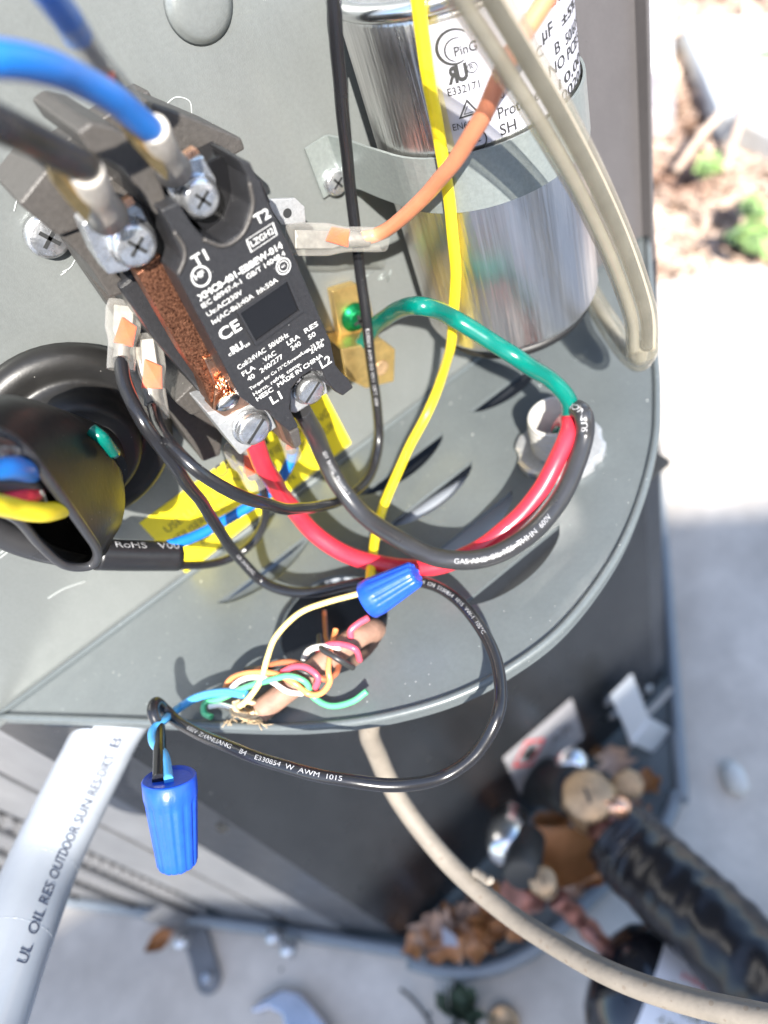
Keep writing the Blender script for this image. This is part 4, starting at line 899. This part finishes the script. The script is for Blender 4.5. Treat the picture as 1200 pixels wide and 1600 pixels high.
q = at(873, 1200, y=-.2); MB().lathe(at(862, 1225, y=-.16), (q+V((.02, -.2, .12)))-at(862, 1225, y=-.16), [(.085, -.1), (.085, .16), (.07, .2), (0, .2)], 24).build('rubber_plug', m_groove, t)
q = at(893, 1191, y=-.2); MB().lathe(q, toward(q), [(.05, -.06), (.05, 0), (.035, .02), (0, .02)], 20).build('silver_stub', m_rim, t)
q = at(973, 1262, y=-.44); MB().lathe(q, V((.6, -.8, -.1)), [(.022, -.08), (.03, 0), (.02, .02), (0, .022)], 14).build('flare_tip', m_copperb, t)
t2_, p2, r2, ax2, b2_ = valve('small brass service valve with a round cap beside the leaning cable', 848, 1376, 21, -.46, 1)
q = at(793, 1318, y=-.30); MB().lathe(q, V((-.4, -.5, .5)), [(.055, -.12), (.065, -.02), (.06, .03), (.04, .05), (0, .055)], 24).build('silver_stub', m_rim, t2_)
q = at(818, 1345, y=-.38); MB().lathe(q, V((-.4, -.4, .5)), [(.05, -.10), (.052, .05), (.04, .07)], 24).build('rubber_plug', m_groove, t2_)
q = at(770, 1385, y=-.40); MB().tube([at(800, 1400, y=-.42), at(835, 1400, y=-.44)], .045, 14).build('side_port', m_copperp, t2_)
# liquid line and filter drier
lp = cr(P_([(868, 1402, 'z', -1.6), (893, 1425, 'z', -1.65), (918, 1450, 'z', -1.7), (948, 1482, 'z', -1.7), (985, 1512, 'z', -1.7)]), 6)
o = MB().tube(lp, [.030+.004*math.sin(i*1.1) for i in range(len(lp))], 16).build('copper_line', m_copperp); tagp(o, 'old reddish copper pipe between the small valve and the black drier', 'pipe')
a = at(978, 1542, z=-1.65); b = at(1150, 1650, z=-1.7); d = b-a
rd = pr(104, a)
dr = thing('filter_drier', 'glossy black cylinder with a white paper label below the insulated pipe', 'filter drier', (a.x, a.y, a.z-.2))
MB().lathe(a, d, [(rd*.25, -rd*.50), (rd*.55, -rd*.44), (rd*.82, -rd*.28), (rd*.96, -rd*.05), (rd, rd*.15), (rd, rd*3.2), (rd*.5, rd*3.7)], 48).build('shell', m_drier, dr)
axd = d.normalized(); n1 = toward(a+d*.4); n1 = (n1-axd*n1.dot(axd)).normalized(); n2 = axd.cross(n1); mb = MB(); vs = []
for k in range(13):
    q = -1.0+1.6*k/12
    for h in (rd*.2, rd*1.6): vs.append(a+axd*h+(n1*math.cos(q)+n2*math.sin(q))*(rd+.003))
mb.add(vs, [(2*i, 2*i+2, 2*i+3, 2*i+1) for i in range(12)], True); dl = mb.build('paper_label', mat('drier label', (.7, .7, .72), .4, 0, .05, 40), dr)
def dpt(q, h): return a+axd*h+(n1*math.cos(q)+n2*math.sin(q))*(rd+.006)
for k in range(5):
    q = -.6+.22*k; h0 = rd*(.4 if k else .5); h1 = rd*(1.3-.1*(k % 2))
    text_map('REFRIGERANT' if k == 0 else 'FLOW  LIQUID' if k == 1 else 'MAX 650 PSI' if k == 2 else 'USE DRY', lambda t_, y_: dpt(q-.1*y_*-1, h1+(h0-h1)*t_), m_redp if k == 0 else m_inkf, dl)
# insulated suction pipe, wrinkled wrap
def wrap(name, label, pts, r0, m, seed, amp=.085):
    random.seed(seed); P = cr(P_(pts), 16); mb = MB(); seg = 36; n = len(P); vs = []
    ph = [random.uniform(0, 6.28) for _ in range(12)]
    T = None; N = V((0, 0, 1))
    for i in range(n):
        T = (P[min(i+1, n-1)]-P[max(i-1, 0)]).normalized(); N = (N-T*N.dot(T)).normalized(); B = T.cross(N)
        for k in range(seg):
            a = 2*math.pi*k/seg
            q_ = P[i]*7+(N*math.cos(a)+B*math.sin(a))*.9
            w_ = NZ.noise(q_*1.0+V((seed, 0, 0)))*1.0+(1-abs(NZ.noise(V((i*.16, math.sin(a)*1.2, math.cos(a)*1.2))))*4)*.45+NZ.noise(q_*3.1)*.4
            vs.append(P[i]+(N*math.cos(a)+B*math.sin(a))*r0*(1+amp*w_))
    mb.add(vs, [(i*seg+k, i*seg+(k+1) % seg, (i+1)*seg+(k+1) % seg, (i+1)*seg+k) for i in range(n-1) for k in range(seg)], True)
    mb.f += [tuple(range(seg-1, -1, -1)), tuple((n-1)*seg+k for k in range(seg))]; mb.sm += [False]*2
    o = mb.build(name, m); tagp(o, label, 'pipe'); return o, P
q0 = at(985, 1325, z=-1.5)
o, _ = wrap('insulated_pipe', 'thick black wrinkled insulated pipe running from the large valve to the lower right', [(962, 1300, 'z', -1.5), (1000, 1340, 'z', -1.5), (1060, 1400, 'z', -1.45), (1130, 1465, 'z', -1.4), (1220, 1560, 'z', -1.35), (1330, 1670, 'z', -1.3)], pr(62, q0), m_foam, 3)
MB().tube(P_([(935, 1285, 'z', -1.52), (968, 1305, 'z', -1.5)]), .055, 16).build('copper_stub', m_copperp, o)
tp = cr(P_([(1040, 1460, 'z', -1.45), (1090, 1500, 'z', -1.42), (1150, 1562, 'z', -1.38)]), 5)
o = MB().tube(tp, .007, 8).build('rusty_wire', m_copper); tagp(o, 'thin rusty wire along the underside of the insulated pipe', 'wire')

# dead leaves in the pan
def leafmesh(w_, L, lobes, curl, seed):
    random.seed(seed); n = 14; vs = [V((0, 0, 0))]; up = []
    for k in range(n+1):
        t = k/n; hw = w_*math.sin(math.pi*t)**.8*(1+.35*math.sin(lobes*t*6.28)+random.uniform(-.05, .05))
        up.append((t, hw))
    vs = []; 
    for t, hw in up:
        for s in (-1, -.5, 0, .5, 1):
            vs.append(V(((t-.5)*L, s*hw, curl*((2*t-1)**2+.8*s*s)*L+.02*abs(s)*L+.015*math.sin(t*9+s*3)*L)))
    fs = [(i*5+j, i*5+j+1, (i+1)*5+j+1, (i+1)*5+j) for i in range(n) for j in range(4)]
    return vs, fs
LM = [leafmesh(.07, .24, 2, .10, 1), leafmesh(.10, .20, 3, .16, 2), leafmesh(.05, .22, 1, .22, 3)]
lmesh = []
for vs, fs in LM:
    me = bpy.data.meshes.new('leaf'); me.from_pydata([v*U for v in vs], [], fs)
    for p in me.polygons: p.use_smooth = True
    lmesh.append(me)
for i, me in enumerate(lmesh): me.materials.append(m_leaf if i != 1 else m_leafp)
random.seed(11)
spots = [(655, 1497), (672, 1482), (690, 1488), (705, 1462), (725, 1440), (735, 1470), (745, 1500), (758, 1430), (775, 1420), (700, 1500), (718, 1488), (742, 1412), (800, 1475), (812, 1462), (765, 1500),
         (880, 1300), (888, 1330), (900, 1360), (870, 1345), (895, 1385), (930, 1380), (868, 1290), (985, 1270), (1005, 1245), (1020, 1230), (960, 1200), (945, 1195), (1000, 1285), (690, 1470), (780, 1478), (850, 1320)]
for i, (a, b) in enumerate(spots):
    z = WZ+.02+.05*random.random(); 
    if 860 < a < 935: z += .12
    p = at(a, b-(22 if b > 1440 else 8), z=z); o = bpy.data.objects.new('dead_leaf', lmesh[i % 3]); COL.objects.link(o)
    o.location = p*U; o.rotation_euler = (random.uniform(-.5, .5), random.uniform(-.4, .4), random.uniform(0, 6.28)); s = random.uniform(.38, .72); o.scale = (s,)*3
    tagp(o, 'curled brown dead leaf in the pile at the front corner of the base pan' if a < 820 else 'curled brown dead leaf in the pan between or below the two brass valves' if a < 940 else 'curled brown dead leaf in the pan right of the large brass valve', 'leaf', 'dead leaves in the front pan corner' if a < 820 else 'dead leaves between the valves' if a < 940 else 'dead leaves right of the large valve')
big = leafmesh(.10, .44, 1, .10, 5); me = bpy.data.meshes.new('leaf'); me.from_pydata([v*U for v in big[0]], [], big[1]); me.materials.append(m_leaf)
for p in me.polygons: p.use_smooth = True
o = bpy.data.objects.new('dead_leaf', me); COL.objects.link(o); o.location = at(873, 1345, z=-1.72)*U; o.rotation_euler = (.3, .45, 1.9)
tagp(o, 'largest orange brown dead leaf, standing between the two brass valves', 'leaf')
o = MB().prism([at(a, b, z=WZ+.10) for a, b in [(690, 1447), (712, 1462), (716, 1480), (692, 1476)]], [at(a, b, z=WZ+.09) for a, b in [(690, 1447), (712, 1462), (716, 1480), (692, 1476)]]).build('paper_scrap', m_lab)
tagp(o, 'small pale scrap among the leaves in the front of the pan', 'scrap')
o = bpy.data.objects.new('dead_leaf', lmesh[2]); COL.objects.link(o); o.location = at(262, 1462, z=GZ+.08)*U; o.rotation_euler = (.2, 0, .1); o.scale = (.75, .6, .75)
tagp(o, 'brown dead leaf on the concrete against the coil guard at the left', 'leaf')

# things on the pad along the bottom edge
wz = GZ+.05
wl = [(388, 1578), (410, 1560), (440, 1544), (468, 1550), (488, 1572), (512, 1602), (545, 1660), (500, 1690), (470, 1640), (445, 1608), (440, 1585), (420, 1575), (400, 1582)]
f = [at(a, b, z=wz) for a, b in wl]; o = MB().prism(f, [p-V((0, 0, .045)) for p in f]).build('spanner', m_steel, bevel=.008)
tagp(o, 'chrome open-ended spanner lying on the concrete at the bottom edge', 'spanner')
pw = cr([at(625, 1545, z=GZ+.05), at(645, 1562, z=GZ+.03), at(668, 1592, z=GZ+.02), at(680, 1625, z=GZ+.02)], 6)
o = MB().tube(pw, .006, 6).build('twig', m_groove); tagp(o, 'thin dark twig on the concrete beside the spanner', 'twig')
tf = thing('weed_tuft', 'small dark green weed tuft on the concrete at the bottom edge', 'weed', at(722, 1592, z=GZ))
m_dg = mat('dark weed', (.03, .05, .03), .6)
random.seed(5)
for k in range(26):
    p = at(722+random.uniform(-24, 24), 1595+random.uniform(-12, 14), z=GZ+.01); q = p+V((random.uniform(-.06, .06), random.uniform(-.06, .06), random.uniform(.03, .09))); s = V((random.uniform(-.03, .03), random.uniform(-.03, .03), .01))
    MB().add([p, q+s, q+(q-p)*.5, q-s], [(0, 1, 2, 3)]).build('weed_leaf', m_dg, tf)
p = at(788, 1598, z=GZ); o = MB().lathe(p, (0, 0, 1), [(.05, 0), (.05, .03), (.04, .035), (.035, .02), (0, .02)], 24).build('bottle_cap', m_brassd); tagp(o, 'small tan round cap at the bottom edge right of the weed tuft', 'cap')
pb = at(1147, 1219, z=GZ+.0); 
random.seed(3)
mb = MB().lathe(pb, (0, 0, 1), [(.05, 0), (.055, .02), (.04, .05), (.02, .06), (0, .062)], 9, f=lambda a, r, h: r*(1+.25*math.sin(a*2+1))); o = mb.build('light_spot', m_concw); tagp(o, 'white lump in place of a light spot on the concrete right of the brass valve', 'light_spot')  # white lump stands in for a spot of light on the pad

# leaf litter beyond the pad
random.seed(21)
mb = MB()
cells = 0
for k in range(9000):
    px = random.uniform(960, 1290); py = random.uniform(-120, 470)
    p = at(px, py, z=-2.30+random.random()*.06)
    if p.x < pad[0].x-.6 or (p.y < pad[1].y+.1 and py > 400): continue
    s = random.uniform(.05, .17); a = random.uniform(0, 6.28); e = Euler((random.uniform(-.7, .7), random.uniform(-.7, .7), a)).to_matrix()
    mb.add([p+e @ V((-s, 0, 0)), p+e @ V((-s*.2, s*.45, s*.15)), p+e @ V((s, 0, .05*s)), p+e @ V((-s*.1, -s*.5, s*.12))], [(0, 1, 2, 3)])
o = mb.build('leaf_litter', m_litter); o['kind'] = 'stuff'; o['label'] = 'bleached dry leaf litter beyond the concrete'; o['category'] = 'leaf litter'
for lb, l, zt in [('grey pinkish block stone beside the cabinet edge at the upper right', [(988, 118), (1010, 102), (1045, 102), (1056, 118), (1054, 168), (1012, 176), (992, 168)], -2.02),
              ('small pale stone at the foot of the grey block stone', [(998, 176), (1012, 174), (1010, 192), (998, 192)], -2.15)]:
    f = [at(a, b, z=zt) for a, b in l]; o = MB().prism(f, [p-V((0, 0, .3)) for p in f]).build('stone', m_stone, bevel=.05); tagp(o, lb, 'stone')
for i, (l, lb) in enumerate([([(1055, 268), (1085, 225), (1125, 178)], 'dry tan stalk leaning across the litter at the upper right'), ([(1132, 268), (1148, 215), (1165, 165)], 'dry pale stalk standing right of the leaning tan stalk')]):
    o = MB().tube(cr([at(a, b, z=-2.15+.1*j) for j, (a, b) in enumerate(l)], 6), .028, 8).build('dry_stalk', m_litter); tagp(o, lb, 'stalk')
for (cx, cy, sp_, nn_, lb) in [(1172, 372, 26, 16, 'bright green weed growing in the litter just above the concrete end'), (1110, 262, 9, 7, 'tiny green seedling in the litter between the dry stalks'), (1196, 85, 10, 8, 'green sprig at the right edge beside the white slab'), (1178, 325, 14, 12, 'yellow green sprout above the larger green weed')]:
    t = thing('weed', lb, 'weed', at(cx, cy, z=-2.25))
    for k in range(nn_):
        p = at(cx+random.gauss(0, sp_*.5), cy+random.gauss(0, sp_*.4), z=-2.15+random.random()*.25); s = random.uniform(.06, .13); e = Euler((random.uniform(-.6, .6), random.uniform(-.6, .6), random.uniform(0, 6.28))).to_matrix()
        MB().add([p+e @ V((-s, 0, 0)), p+e @ V((0, s*.6, .02)), p+e @ V((s, 0, 0)), p+e @ V((0, -s*.6, .02))], [(0, 1, 2, 3)]).build('weed_leaf', m_weed, t)
